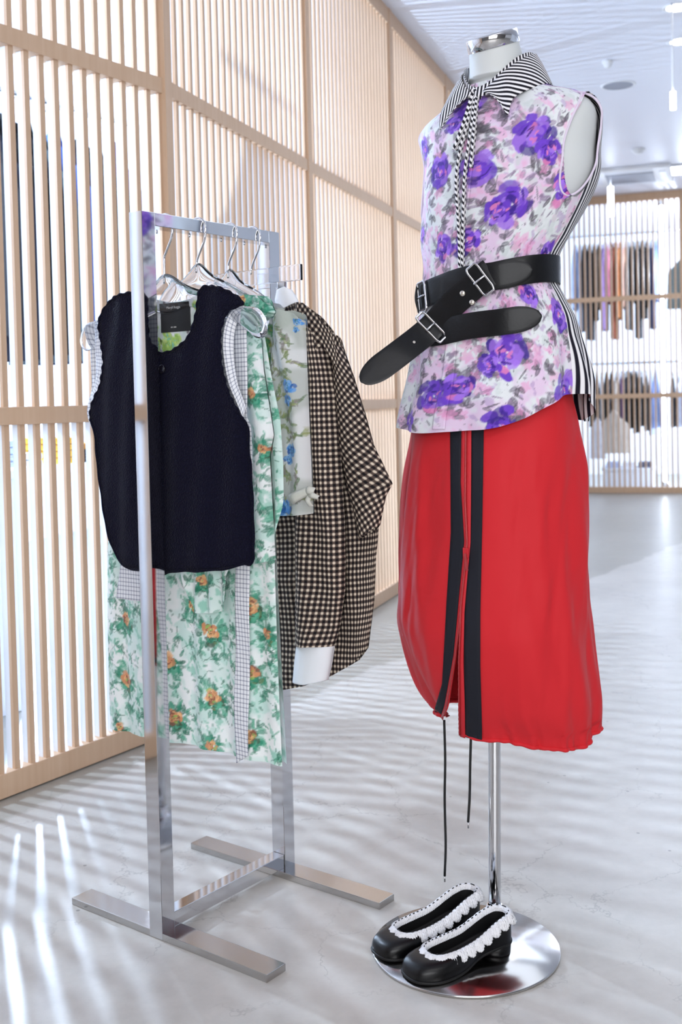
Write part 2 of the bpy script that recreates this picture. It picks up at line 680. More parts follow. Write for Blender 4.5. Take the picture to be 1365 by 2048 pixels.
HINGE = WD * 3.19 + WE * -WDIST
P1Y = .585
P1 = np.array([math.sin(P1Y), math.cos(P1Y)])
P1N = np.array([P1[1], -P1[0]])
screen('wall_left_near', HINGE - P1 * CELL * 4, P1, P1N, 4, 0, False)
screen('wall_left_far', HINGE, WD, WE, 6, 0, True)
obox('wall_left_end', wpt(11.015, -WDIST), (WD[0], WD[1], 0), (WE[0], WE[1], 0), (0, 0, 1), 0, 1.0, -.06, .0, 0, CEIL_Z, WHITE)['kind'] = 'structure'
BACK_S = 12.03
screen('wall_back', WD * BACK_S + WE * (-WDIST + .02), WE, -WD, 4, 0, True)

# ------------------------------------------------------------------ garment rack
RYAW, RX, RY = .6596, -.3803, 2.1489
RL, RH, RW = .404, 1.4258, .036
RA = np.array([math.sin(RYAW), math.cos(RYAW), 0])
RB = np.array([math.cos(RYAW), -math.sin(RYAW), 0])
UP = np.array([0, 0, 1.0])
RO = np.array([RX, RY, 0])


def rk(s, u, z):
    return RO + s * RA + u * RB + z * UP


rack = empty('garment_rack', rk(.2, 0, 0), 'freestanding chrome garment rack of square tube holding the clothes', 'garment rack')
FH = .0145
for s0, s1 in ((0, .053), (RL - .053, RL)):
    obox('foot', RO, RA, RB, UP, s0, s1, -.259, .29, 0, FH, STEEL, rack, .001)
obox('cross_bar', RO, RA, RB, UP, 0.034, RL - .034, -.016, .016, FH, FH + .03, CHROME, rack, .001)
obox('upright', RO, RA, RB, UP, -.0005, .0335, -RW / 2, RW / 2, FH - .013, RH, CHROME, rack, .001)
obox('upright', RO, RA, RB, UP, RL - .0335, RL + .0005, -RW / 2, RW / 2, FH - .013, RH, CHROME, rack, .001)
obox('top_bar', RO, RA, RB, UP, .0335, RL - .0335, -RW / 2, RW / 2, RH - .026, RH, CHROME, rack, .001)

# ------------------------------------------------------------------ print painter (flat textile prints in cloth coordinates)
class Print:
    def __init__(s, U, V, bg):
        s.U, s.V = U.ravel(), V.ravel()
        s.c = np.tile(np.array(lin(bg)), (len(s.U), 1))

    def over(s, idx, a, rgb):
        a = np.asarray(a)[:, None]
        s.c[idx] = s.c[idx] * (1 - a) + np.asarray(rgb) * a

    def near(s, cx, cy, r):
        return np.nonzero((abs(s.U - cx) < r) & (abs(s.V - cy) < r))[0]

    def wash(s, rgb, scale, lo, hi, seed, amt=1.0, stretch=1.0, rot=0.0):
        u = s.U * math.cos(rot) + s.V * math.sin(rot)
        v = -s.U * math.sin(rot) + s.V * math.cos(rot)
        n = fbm(u * scale, v * scale * stretch, seed)
        s.over(slice(None), smooth(lo, hi, n) * amt, lin(rgb))

    def leaf(s, cx, cy, L, W, ang, rgb, amt=1.0):
        i = s.near(cx, cy, L)
        if not len(i):
            return
        x, y = s.U[i] - cx, s.V[i] - cy
        a = x * math.cos(ang) + y * math.sin(ang)
        b = -x * math.sin(ang) + y * math.cos(ang)
        w = W * np.sqrt(np.clip(1 - (a / L) ** 2, 0, 1)) * (1 - .25 * a / L)
        m = smooth(W * .25, -W * .15, abs(b) - w) * (abs(a) < L)
        vein = 1 - .35 * smooth(W * .18, 0, abs(b))
        s.over(i, m * amt * (.65 + .35 * vnoise(x * 700, y * 700, int(abs(cx) * 9999))) * vein, lin(rgb))

    def blob(s, cx, cy, r, rgb, seed=0, amt=1.0, lobes=5, wob=.22):
        i = s.near(cx, cy, r * 1.5)
        if not len(i):
            return
        x, y = s.U[i] - cx, s.V[i] - cy
        d = np.hypot(x, y)
        ph = np.arctan2(y, x)
        R = r * (1 + wob * np.cos(lobes * ph + seed) + .12 * np.cos(9 * ph + seed * 2.1))
        s.over(i, smooth(r * .16, -r * .1, d - R) * amt, lin(rgb))

    def petal(s, cx, cy, L, W, ang, rgb, amt, seed):
        i = s.near(cx, cy, max(L, W) * 1.3)
        if not len(i):
            return
        x, y = s.U[i] - cx, s.V[i] - cy
        a = (x * math.cos(ang) + y * math.sin(ang)) / L
        b = (-x * math.sin(ang) + y * math.cos(ang)) / W
        d = np.hypot(a, b) + .55 * (fbm(x / L * 1.6 + seed, y / L * 1.6, seed) - .5)
        s.over(i, smooth(1.05, .8, d) * amt, rgb)

    def rose(s, cx, cy, r, pal, seed=0, squash=1.0):
        """pal: dark, mid, light, heart; built from overlapping brushed petals"""
        R = np.random.RandomState(seed + 100)
        P = [np.array(lin(c)) for c in pal]
        for k in range(26):
            ring = 1 - k / 26.0
            a = k * 2.399 + R.uniform(-.4, .4)
            d = r * (.12 + .72 * ring) * R.uniform(.8, 1.15)
            w = r * R.uniform(.22, .40) * (.6 + .5 * ring)
            q = R.uniform()
            base = P[0] if q < .20 else P[1] if q < .66 else P[2] if q < .95 else P[3]
            col = base * R.uniform(.85, 1.15)
            s.petal(cx + d * math.cos(a), cy + d * math.sin(a) * squash, w * 1.25, w * .75, a + 1.57 + R.uniform(-.7, .7), np.clip(col, 0, 1), R.uniform(.75, 1), seed * 31 + k)
        for k in range(3):
            a = R.uniform(0, 6.28)
            d = r * R.uniform(.05, .3)
            s.petal(cx + d * math.cos(a), cy + d * math.sin(a), r * R.uniform(.10, .22), r * R.uniform(.05, .10), R.uniform(0, 3), P[3], R.uniform(.6, .95), seed * 7 + k)
        for k in range(4):
            a = R.uniform(0, 6.28)
            d = r * R.uniform(.2, .6)
            s.petal(cx + d * math.cos(a), cy + d * math.sin(a), r * R.uniform(.15, .3), r * .05, a + 1.3, P[0] * .8, .8, seed * 5 + k)

    def sprig(s, cx, cy, r, n, rgbs, seed, size=1.0):
        R = np.random.RandomState(seed)
        for k in range(n):
            a = R.uniform(0, 2 * np.pi)
            d = r * R.uniform(.8, 1.35)
            s.leaf(cx + d * math.cos(a), cy + d * math.sin(a), .011 * size * R.uniform(.6, 1.3), .0042 * size * R.uniform(.7, 1.3),
                   a + R.uniform(-.6, .6), rgbs[R.randint(len(rgbs))], R.uniform(.6, 1))


# ------------------------------------------------------------------ mannequin
PSI = math.radians(42)
MF = np.array([-math.sin(PSI), -math.cos(PSI), 0])
ML = np.array([math.cos(PSI), -math.sin(PSI), 0])
MY = 2.20
NSUP = 2.3
#            z      cx     a      b     shift along front
T_RINGS = np.array([
    (0.95, .3025, .1868, .1350, 0), (1.00, .3040, .1862, .1327, 0), (1.04, .3076, .1845, .1301, 0), (1.08, .3133, .1837, .1281, 0),
    (1.12, .3149, .1784, .1231, 0), (1.16, .3156, .1723, .1176, 0), (1.20, .3165, .1648, .1113, 0), (1.24, .3120, .1508, .1007, 0),
    (1.28, .3057, .1393, .0920, 0), (1.32, .3102, .1428, .0932, 0), (1.36, .3208, .1573, .1014, 0), (1.40, .3325, .1707, .1088, 0),
    (1.44, .3436, .1800, .1149, 0), (1.48, .3517, .1850, .1184, 0), (1.52, .3540, .1850, .1160, 0), (1.56, .3520, .1940, .1060, 0),
    (1.585, .3490, .1990, .0950, 0), (1.605, .3480, .1890, .0850, 0), (1.622, .3480, .1600, .0770, 0), (1.638, .3480, .1150, .0720, 0.003),
    (1.652, .3450, .0860, .0680, 0.006), (1.668, .3430, .0680, .0640, 0.010)])
T_PAR = np.r_[0, np.cumsum(np.hypot(np.diff(T_RINGS[:, 0]), .6 * abs(np.diff(T_RINGS[:, 2]))))]


def smooth_interp(t, T, Y):
    # Catmull-Rom through table rows
    i = np.clip(np.searchsorted(T, t, 'right') - 1, 0, len(T) - 2)
    h = T[i + 1] - T[i]
    u = (t - T[i]) / h
    m = np.gradient(Y, T)
    return ((2 * u ** 3 - 3 * u ** 2 + 1) * Y[i] + (u ** 3 - 2 * u ** 2 + u) * h * m[i] + (-2 * u ** 3 + 3 * u ** 2) * Y[i + 1] + (u ** 3 - u ** 2) * h * m[i + 1])


def sup(th, n=NSUP):
    c, s = np.cos(th), np.sin(th)
    return np.sign(c) * abs(c) ** (2 / n), np.sign(s) * abs(s) ** (2 / n)


def torso(t, th, off=0.0):
    """t: parameter along T_PAR, th: angle from the front towards the figure's left"""
    t, th = np.broadcast_arrays(np.asarray(t, float), np.asarray(th, float))
    z, cx, a, b, f = [smooth_interp(t, T_PAR, T_RINGS[:, k]) for k in range(5)]
    cc, ss = sup(th)
    fr = cc * (b + off) + f
    la = ss * (a + off)
    P = np.stack([cx, np.full_like(cx, MY), z], -1) + fr[..., None] * MF + la[..., None] * ML
    return P


def t_of_z(z):
    return np.interp(z, T_RINGS[:, 0], T_PAR)


BODYM = mat('matte_grey_white_body', (214, 218, 218), .55)
man = empty('mannequin', (.2217, 2.0787, 0), 'headless white torso mannequin on a chrome pole with a round base', 'mannequin')
tt = np.linspace(t_of_z(1.10), T_PAR[-1], 70)
th = np.linspace(0, 2 * np.pi, 96, endpoint=False)
TH, TT = np.meshgrid(th, tt, indexing='ij')
P = torso(TT, TH, -.011)
# neck rings
NT = np.array(at_y(988, 92, 2.165))
NB = np.array([.3430, MY, 1.668]) + .010 * MF
neck = []
for k, u in enumerate(np.linspace(0.05, 1, 14)):
    c = NB * (1 - u) + NT * u
    r = .0555 * (1 - u) + .0475 * u + .006 * (1 - u) ** 3
    tilt = .36 * u
    cc, ss = np.cos(th), np.sin(th)
    neck.append(c + (cc * r * 1.06)[:, None] * (MF * math.cos(tilt) - UP * math.sin(tilt)) + (ss * r)[:, None] * ML)
NK = np.stack(neck, 1)
P = np.concatenate([P, NK], 1)
grid('torso', P, BODYM, man, True)
ncap_c = NT
nU = UP * math.cos(.36) + MF * math.sin(.36)
nF = MF * math.cos(.36) - UP * math.sin(.36)
rows = []
for h, r in ((-.004, .001), (-.004, .0478), (-.003, .0496), (.019, .0496), (.0215, .0485), (.0225, .045), (.0225, .001)):
    rows.append(ncap_c + nU * h + (np.cos(th) * r * 1.06)[:, None] * nF + (np.sin(th) * r)[:, None] * ML)
o = grid('neck_cap', np.stack(rows, 1), CHROME, man, True)
# pole and base
PB = np.array(at_z(990, 1832, 0.006))
PT = np.array(at_y(989.5, 1440, MY))
pole = np.linspace(PB, PT + (PT - PB) * .8, 12)
tube('pole', pole, .0125, CHROME, man, 20)
BX, BY = .2217, 2.0787
rows = []
for r, z in ((.001, 0.0), (.176, 0.0), (.1785, .001), (.1785, .0045), (.177, .006), (.02, .006), (.001, .006)):
    rows.append(np.stack([BX + r * np.cos(th), BY + r * np.sin(th), np.full_like(th, z)], -1))
grid('base_plate', np.stack(rows, 1), STEEL, man, True, True)
rows = []
for r, z in ((.013, .03), (.016, .03), (.017, .026), (.019, .010), (.026, .007), (.027, .0055)):
    rows.append(np.stack([PB[0] + r * np.cos(th), PB[1] + r * np.sin(th), np.full_like(th, z)], -1))
grid('pole_collar', np.stack(rows, 1), CHROME, man, True, True)

# ------------------------------------------------------------------ blouse
FLORAL = fabric_print('purple_rose_cotton')
STRIPE = pat_mat('black_white_stripe', 'stripe', ((240, 238, 240), (22, 18, 34)), .0140, .5)
blouse = empty('sleeveless_blouse', (.31, 2.2, .95), 'sleeveless purple rose print blouse with striped back and collar on the mannequin', 'blouse')
SEAM = math.radians(87.5)


def blouse_pt(t, th, off=.0):
    """torso surface, eased into soft folds under the belt and loose at the hem"""
    P = torso(t, th, off)
    z = P[..., 2]
    w = smooth(1.24, 1.05, z)
    r = w * (.004 * np.sin(9 * th + 1.0 + 3 * z) + .003 * np.sin(15 * th + 2.2))
    k = smooth(1.30, 1.36, z) * smooth(1.52, 1.42, z)
    r = r + k * .0022 * np.sin(7 * th + z * 30)
    wv = np.exp(-((z - 1.285) / .035) ** 2)
    r = r + wv * .0018 * np.sin(26 * th)
    back = smooth(math.radians(80), math.radians(110), np.abs(((th + np.pi) % (2 * np.pi)) - np.pi))
    r = r + back * w * (.014 + .006 * np.sin(18 * th + 20 * z))
    rad = P - np.stack([smooth_interp(np.broadcast_to(t, z.shape), T_PAR, T_RINGS[:, 1]), np.full_like(z, MY), z], -1)
    rad = rad / (np.linalg.norm(rad, axis=-1, keepdims=True) + 1e-9)
    r = r + .007 * smooth(1.10, 1.0, z)
    return P + rad * np.asarray(r)[..., None]


def hem_z(th):
    a = np.abs(((th + np.pi) % (2 * np.pi)) - np.pi)
    left = np.where(np.sin(th) < 0, 1.0, 0.0)
    return .987 + .063 * smooth(.25, 1.5, a) * (1 - left * .9) - .05 * smooth(1.7, 2.4, a) + .003 * np.sin(th * 5)


# armholes, in (front, height) coordinates on each side
AH_F, AH_Z, AH_RF, AH_RZ, AH_T = .024, 1.517, .043, .098, .16


def ah_dist(P):
    loc = P - np.array([.354, MY, 0])
    f, l = loc @ MF, loc @ ML
    return np.where(np.abs(l) > .085, np.hypot((f - AH_F - AH_T * (AH_Z - P[..., 2])) / AH_RF, (P[..., 2] - AH_Z) / AH_RZ), 9.0)


def cut_grid(P, keep, U, V):
    """drop faces with any vertex outside keep; returns verts, faces, U, V"""
    nu, nv = P.shape[:2]
    F = grid_faces(nu, nv)
    k = keep.ravel()
    F = F[k[F].all(1)]
    used = np.zeros(nu * nv, bool)
    used[F.ravel()] = True
    idx = -np.ones(nu * nv, int)
    idx[used] = np.arange(used.sum())
    return P.reshape(-1, 3)[used], idx[F], U.ravel()[used], V.ravel()[used]


def blouse_panel(th0, th1, nth, nt):
    ths = np.linspace(th0, th1, nth)
    q = np.linspace(0, 1, nt)
    TH, Q = np.meshgrid(ths, q, indexing='ij')
    t0 = t_of_z(hem_z(TH))
    TT = t0 + Q * (T_PAR[-1] - .012 - t0)
    P = blouse_pt(TT, TH)
    # pull vertices that straddle the armhole edge onto the edge line
    d = ah_dist(P)
    near = (d > .93) & (d < 1.0)
    sc = np.where(near, 1.0 / np.maximum(d, .5), 1.0)
    loc = P - np.array([.354, MY, 0])
    f, l = loc @ MF, loc @ ML
    z2 = np.where(near, AH_Z + (P[..., 2] - AH_Z) * sc, P[..., 2])
    f2 = np.where(near, AH_F + AH_T * (AH_Z - z2) + (f - AH_F - AH_T * (AH_Z - P[..., 2])) * sc, f)
    P = np.where(near[..., None], np.array([.354, MY, 0]) + f2[..., None] * MF + l[..., None] * ML + 0 * P, P)
    P[..., 2] = z2
    return P, TH, TT, d >= .93


P, TH, TT, keep = blouse_panel(-SEAM, SEAM, 250, 400)
U = TH * .165
V = TT * 1.0
front_px = project(P.reshape(-1, 3))


def blouse_uv(px, py):
    d = (front_px[:, 0] - px) ** 2 + (front_px[:, 1] - py) ** 2 + 40 * (np.abs(TH.ravel()) > 1.4)
    k = d.argmin()
    return U.ravel()[k], V.ravel()[k]


PURP = ((62, 34, 140), (108, 62, 196), (158, 112, 222), (222, 128, 186))
ROSES = [(1072, 268, 44, 1), (1098, 302, 26, 2), (880, 345, 36, 3), (955, 340, 34, 4), (1022, 408, 42, 5), (995, 425, 26, 6), (885, 495, 30, 7),
         (935, 482, 28, 8), (1012, 705, 44, 9), (978, 730, 24, 10), (1122, 632, 30, 11), (868, 792, 36, 12), (922, 775, 26, 13), (1132, 782, 36, 14),
         (1005, 856, 34, 15), (850, 300, 24, 16), (846, 468, 18, 17), (1105, 162, 30, 18), (935, 215, 34, 19), (1130, 372, 32, 20), (1060, 590, 26, 21),
         (1095, 510, 24, 22), (820, 845, 24, 23), (905, 250, 20, 24)]
GREYS = ((96, 92, 104), (128, 122, 136), (84, 80, 88), (150, 130, 160))


def blouse_print(uu, vv2):
    pr = Print(uu, vv2, (226, 230, 233))
    pr.wash((226, 196, 226), 26, .42, .62, 5, .85)
    pr.wash((232, 178, 214), 60, .60, .74, 8, .7, .7, .5)
    pr.wash((205, 214, 214), 40, .60, .72, 15, .7)
    pr.wash((178, 150, 196), 95, .66, .76, 21, .6, .6, .8)
    pr.wash((120, 105, 130), 110, .70, .79, 33, .75, .6, -.6)
    pr.wash((95, 90, 105), 150, .74, .83, 43, .8, .7, .4)
    R_ = np.random.RandomState(3)
    for u, v, r, sd in ROSE_UV:
        pr.sprig(u, v, r / 1000, 16, GREYS, sd, 1.0)
    for k, (u, v) in enumerate(SCATTER_UV):
        if k % 3 == 0:
            a = R_.uniform(0, 6.28)
            for q in range(3):
                pr.leaf(u + .010 * math.cos(a + q), v + .010 * math.sin(a + q), .009, .0045, a + q, GREYS[R_.randint(3)], .9)
        elif k % 3 == 1:
            pr.blob(u, v, R_.uniform(.006, .012), (226, 150, 196), k, .5)
        else:
            pr.leaf(u, v, R_.uniform(.006, .016), R_.uniform(.0012, .0026), R_.uniform(0, 6.28), GREYS[R_.randint(4)], .9)
    for u, v, r, sd in ROSE_UV:
        pr.rose(u, v, r / 1000, PURP, sd, 1.1)
    return pr.c


_R = np.random.RandomState(5)
ROSE_UV = [blouse_uv(x, y) + (r, sd) for (x, y, r, sd) in ROSES]
SCATTER_UV = [blouse_uv(_R.uniform(830, 1180), _R.uniform(170, 850)) for k in range(360)]
vv, ff, uu, vv2 = cut_grid(P, keep, U, V)
mesh('front_panel', vv, ff, FLORAL, blouse, True, blouse_print(uu, vv2))
P, TH, TT, keep = blouse_panel(SEAM, 2 * np.pi - SEAM, 150, 200)
zc = P[..., 2]
wob = .004 * np.sin(26 * zc + 5 * TH) * smooth(1.25, 1.0, zc) + .0015 * np.sin(60 * zc)
vv, ff, uu, vv2 = cut_grid(P, keep, TH * .165 + wob, TT)
o = mesh('back_panel', vv, ff, STRIPE, blouse, True, None, np.stack([uu, vv2], -1))
o['label'] = 'black and white striped back'
# bound edges of the armholes
BIND = mat('lilac_binding', (226, 214, 232), .8)
for sgn in (1, -1):
    a = np.linspace(0, 2 * np.pi, 90, endpoint=False)
    pts = []
    for q in a:
        z = AH_Z + AH_RZ * .985 * math.sin(q)
        f = AH_F + AH_RF * .985 * math.cos(q) + AH_T * (AH_Z - z)
        # lateral position of the cloth at this front offset and height
        zz = min(z, 1.62)
        tq = t_of_z(zz)
        b = float(smooth_interp(np.array([tq]), T_PAR, T_RINGS[:, 3])[0])
        aa = float(smooth_interp(np.array([tq]), T_PAR, T_RINGS[:, 2])[0])
        cx = float(smooth_interp(np.array([tq]), T_PAR, T_RINGS[:, 1])[0])
        fr = np.clip(f / b, -1, 1)
        la = aa * (1 - abs(fr) ** NSUP) ** (1 / NSUP)
        pts.append(np.array([cx, MY, z]) + f * MF + sgn * la * ML)
    tube('armhole_binding', np.array(pts), .0022, BIND, blouse, 8, True)
# front placket with hidden buttons
TAPEZ = np.linspace(t_of_z(.992), t_of_z(1.63), 330)
CF = math.radians(-1.5)
ths = np.linspace(CF - .105, CF + .012, 9)
TH, TT = np.meshgrid(ths, TAPEZ, indexing='ij')
P = blouse_pt(TT, TH, .0022)
grid('placket', P, FLORAL, blouse, False, False, blouse_print((TH * .165).ravel(), TT.ravel()), None, .0016)

# collar: stand and two falling leaves of striped cloth
COLL = pat_mat('collar_stripe', 'stripe', ((242, 240, 242), (20, 17, 30)), .0082, .52)


def ribbon_patch(name, A, B, m, parent, n=40, k=8, bulge=0.0, nrm=None, patrot=0.0, solid=.0018, flip=False):
    """ruled patch between two 3D polylines with an outward bulge"""
    A, B = spline(A, n), spline(B, n)
    w = np.linspace(0, 1, k)
    P = A[:, None, :] * (1 - w)[None, :, None] + B[:, None, :] * w[None, :, None]
    if nrm is not None:
        P = P + (np.sin(np.pi * w) * bulge)[None, :, None] * np.asarray(nrm)
    L = np.r_[0, np.cumsum(np.linalg.norm(np.diff(A, axis=0), axis=1))]
    W = np.linalg.norm(B - A, axis=1)
    u, v = np.broadcast_to(L[:, None], P.shape[:2]), W[:, None] * w[None, :]
    c, s = math.cos(patrot), math.sin(patrot)
    pat = np.stack([u * c + v * s, -u * s + v * c], -1)
    return grid(name, P, m, parent, False, flip, None, pat, solid)


def nk(a, r, z):
    """point around the neck: angle from front, radius, height"""
    c = np.array([.3430, MY, 0]) + .012 * MF
    q = math.radians(a)
    return c + r * (math.cos(q) * MF + math.sin(q) * ML) + z * UP


# stand
A, B = [], []
for a in range(-180, 181, 15):
    front = math.exp(-(a / 55.0) ** 2)
    A.append(nk(a, .070 + .006 * front, 1.655 - .030 * front))
    B.append(nk(a, .068 + .002 * front, 1.716 - .070 * front))
ribbon_patch('collar_stand', A[1:-1], B[1:-1], COLL, blouse, 80, 6)
# falls
for sgn in (1, -1):
    fold, edge = [], []
    prof = [(180, .070, 1.722, .088, 1.662), (150, .071, 1.721, .095, 1.658), (120, .073, 1.716, .103, 1.650), (90, .074, 1.705, .110, 1.643), (65, .074, 1.690, .114, 1.630),
            (42, .074, 1.670, .117, 1.606), (24, .075, 1.650, .122, 1.574), (9, .077, 1.634, .110, 1.596)]
    for (a, r0, z0, r1, z1) in prof:
        fold.append(nk(sgn * a, r0, z0))
        ae = a + (16 if a < 30 else 4 if a < 70 else 0) - (0 if a > 10 else -10)
        edge.append(nk(sgn * ae, r1, z1))
    ribbon_patch('collar_fall', fold, edge, COLL, blouse, 60, 10, .004, UP, .75 if sgn > 0 else -.75, .0016, sgn < 0)

# twisted neck ties
CORD = pat_mat('twisted_cord', 'stripe', ((238, 236, 238), (20, 17, 30)), .0120, .5, .7, .0240)
for pts, r in (([(948, 186), (938, 240), (922, 300), (914, 360), (917, 420), (920, 480), (921, 545)], .0042),
               ([(956, 186), (952, 230), (948, 280), (943, 335)], .0042),
               ([(948, 188), (934, 235), (922, 270), (910, 300)], .0062),
               ([(952, 188), (946, 240), (937, 300), (930, 360), (928, 430), (926, 500), (927, 548)], .0040),
               ([(962, 192), (950, 180), (938, 190), (950, 200), (962, 192)], .0045)):
    C = []
    for (x, y) in pts:
        tz = t_of_z(np.clip(1.60 - (y - 215) * .000936, 1.0, 1.64))
        ths = np.linspace(-.6, .6, 121)
        Q = blouse_pt(np.full(121, tz), ths, .0085)
        k = np.abs(project(Q)[:, 0] - x).argmin()
        C.append(at_plane(x, y, Q[k], MF))
    tube('neck_tie', spline(C, 60), r, CORD, blouse, 10, False, True, True)

# ------------------------------------------------------------------ skirt
RED = mat('red_crisp_nylon', (206, 38, 46), .62, 0, .22, bump=(14, .3, .010), sheen=.05)
NAVYT = mat('navy_cotton_tape', (16, 18, 30), .8)
skirt = empty('midi_skirt', (.31, 2.2, .38), 'red balloon midi skirt with navy stripes and front zip on the mannequin', 'skirt')
S_RINGS = np.array([
    (.34, .3475, .1606, .1284), (.40, .3462, .1624, .1299), (.45, .3286, .1772, .1418), (.50, .3151, .1877, .1502), (.55, .3048, .1946, .1557),
    (.60, .2978, .1993, .1595), (.65, .2973, .1977, .1582), (.70, .2985, .1953, .1562), (.75, .2999, .1928, .1543), (.80, .3017, .1899, .1519),
    (.85, .3035, .1870, .1496), (.90, .3065, .1834, .1467), (.95, .3094, .1776, .1390), (1.0, .3101, .1730, .1230), (1.04, .3090, .1670, .1130), (1.09, .3090, .1560, .1080)])


def skirt_pt(z, th, off=0.0):
    z, th = np.broadcast_arrays(np.asarray(z, float), np.asarray(th, float))
    cx, a, b = [smooth_interp(z, S_RINGS[:, 0], S_RINGS[:, k]) for k in (1, 2, 3)]
    cc, ss = sup(th, 2.15)
    low = smooth(.75, .38, z)
    f = .0035 * np.sin(5 * th + 6 * z) + .003 * np.sin(8 * th - 9 * z + 1)
    f = f + low * .006 * np.sin(9 * th + 4 * z + .5) * np.sin(3 * th + 1)
    g = smooth(.47, .385, z)
    f = f + g * (.0018 * np.sin(31 * th) + .0014 * np.sin(47 * th + 1)) - g * .006
    f = f + .026 * (fbm(th * 2.6 + 7, z * 2.6 + th * 1.2, 4, 2) - .5) + .008 * (fbm(th * 4, z * 8 - th * 4, 9, 2) - .5)
    w_ = ((th + np.pi) % (2 * np.pi)) - np.pi
    f = f * (1 - .95 * np.exp(-((w_ - np.interp(z, [.38, .55, .75], [-.22, .12, .3])) / .42) ** 4)) * (1 - .75 * smooth(.90, .99, z))
    fr, la = cc * (b + f + off), ss * (a + f + off)
    return np.stack([cx, np.full_like(cx, MY), z], -1) + fr[..., None] * MF + la[..., None] * ML


def skirt_theta(z, px):
    ths = np.linspace(-1.2, 1.4, 400)
    Q = project(skirt_pt(np.full(400, z), ths))
    return np.interp(px, Q[:, 0], ths)


def rows_to_theta(pts, zs):
    """pixel polyline (y, x) on the skirt front -> theta for each height"""
    ys = np.array([p[0] for p in pts])
    xs = np.array([p[1] for p in pts])
    out = []
    for z in zs:
        th = .1
        for it in range(4):
            y = project(skirt_pt(np.array([z]), np.array([th])))[0, 1]
            th = skirt_theta(z, np.interp(y, ys, xs))
        out.append(th)
    return np.array(out)


def skirt_hem(th):
    w = ((th + np.pi) % (2 * np.pi)) - np.pi
    return .392 + .016 * smooth(0, -.5, w) - .012 * smooth(.5, 1.2, w) + .012 * smooth(1.3, 1.9, w) + .003 * np.sin(7 * th)


zz = np.linspace(.38, 1.08, 150)
zr = [(860, 945), (1000, 944), (1085, 943), (1150, 937), (1225, 931), (1320, 929), (1400, 932), (1470, 934)]
zr_in = [(860, 935), (1000, 933), (1085, 937), (1150, 931), (1206, 925), (1320, 921), (1414, 922), (1470, 924)]
zl_in = [(860, 935), (1000, 933), (1085, 937), (1150, 931), (1206, 925), (1260, 920), (1315, 913), (1414, 897), (1440, 887), (1480, 880)]
thR = rows_to_theta(zr_in, zz)
thL = rows_to_theta(zl_in, zz)
W = np.linspace(0, 1, 300)
TH = thR[None, :] * (1 - W)[:, None] + (thL + 2 * np.pi)[None, :] * W[:, None]
q = np.linspace(0, 1, len(zz))
ZZ = np.zeros_like(TH)
hz = skirt_hem(TH[:, 0])
for i in range(len(W)):
    ZZ[i] = hz[i] + q * (1.08 - hz[i])
# theta for the shifted heights
THs = np.stack([np.interp(ZZ[i], zz, TH[i]) for i in range(len(W))])
grid('skirt_body', skirt_pt(ZZ, THs), RED, skirt, False, False, None, None, .0012)
# rolled hem channel
hemC = skirt_pt(ZZ[:, 0] + .003, THs[:, 0])
tube('hem_channel', hemC, .0042 + .0005 * np.sin(np.arange(300) * .7), RED, skirt, 8)


def skirt_strip(name, left, right, m, off, z0, z1, k=5, solid=.001):
    zs = np.linspace(z0, z1, 120)
    a, b = rows_to_theta(left, zs), rows_to_theta(right, zs)
    w = np.linspace(0, 1, k)
    TH = a[None, :] * (1 - w)[:, None] + b[None, :] * w[:, None]
    return grid(name, skirt_pt(np.broadcast_to(zs, TH.shape), TH, off), m, skirt, False, False, None, None, solid)


skirt_strip('navy_stripe', [(860, 903), (1065, 904), (1211, 895), (1367, 887), (1424, 871), (1450, 866)],
            [(860, 925), (965, 923), (1083, 930), (1178, 921), (1310, 909), (1410, 892), (1450, 880)], NAVYT, .0028, .405, .995)
skirt_strip('navy_stripe', [(860, 944), (1036, 942), (1225, 930), (1330, 930), (1457, 933)],
            [(860, 969), (1036, 966), (1225, 962), (1330, 962), (1457, 966)], NAVYT, .0028, .393, .995)
ZIPM = mat('red_zip_tape', (200, 36, 46), .7)
zipper = skirt_strip('zip_tape', [(860, 926), (965, 924), (1083, 931), (1178, 923), (1310, 910), (1410, 893), (1450, 881)],
                     [(p[0], p[1] - .3) for p in zl_in], ZIPM, .0040, .403, .995, 3)
zipper2 = skirt_strip('zip_tape', [(p[0], p[1] + .3) for p in zr_in], [(p[0], p[1]) for p in zr], ZIPM, .0040, .391, .995, 3)
TEETH = mat('zip_teeth', (176, 60, 64), .35, .3)
for edge, z0 in ((zl_in, .404), (zr_in, .394)):
    zs = np.linspace(z0, .995, 110)
    tq = rows_to_theta(edge, zs)
    C = skirt_pt(zs, tq, .0055)
    tube('zip_teeth', C, .0014 + .0006 * (np.arange(110) % 2), TEETH, skirt, 6)
# slider and pull
zp = .762
tq = rows_to_theta(zr_in, [zp])[0]
c0 = skirt_pt(np.array([zp]), np.array([tq]), .006)[0]
pull = obox('zip_slider', c0, ML, MF, UP, -.006, .006, -.002, .003, -.009, .010, ZIPM, skirt, .0015)
C = spline([c0 + UP * .006 + MF * .004, c0 + MF * .008 - UP * .004, c0 + MF * .006 - UP * .030 + ML * .006], 12)
obox('zip_pull', c0 + MF * .006 - UP * .012 + ML * .003, ML, MF, UP * .99 - ML * .12, -.003, .003, -.001, .001, -.02, .012, TEETH, pull, .0008)
# draw cords
for pts, dd in (([(889, 1440), (891, 1520), (890, 1600), (892, 1690), (890, 1752)], zl_in), ([(943, 1461), (941, 1530), (940, 1590), (937, 1644)], zr)):
    dd = skirt_pt(np.array([.402]), rows_to_theta(dd, [.402]))[0, 1]
    C = spline([at_y(x, y, dd + .004) for x, y in pts], 40)
    cdr = tube('draw_cord', C, .0026, BLACKP, skirt, 8)
    tube('cord_tip', np.array([C[-1], C[-1] - UP * .012]), .0017, STEEL, cdr, 8)

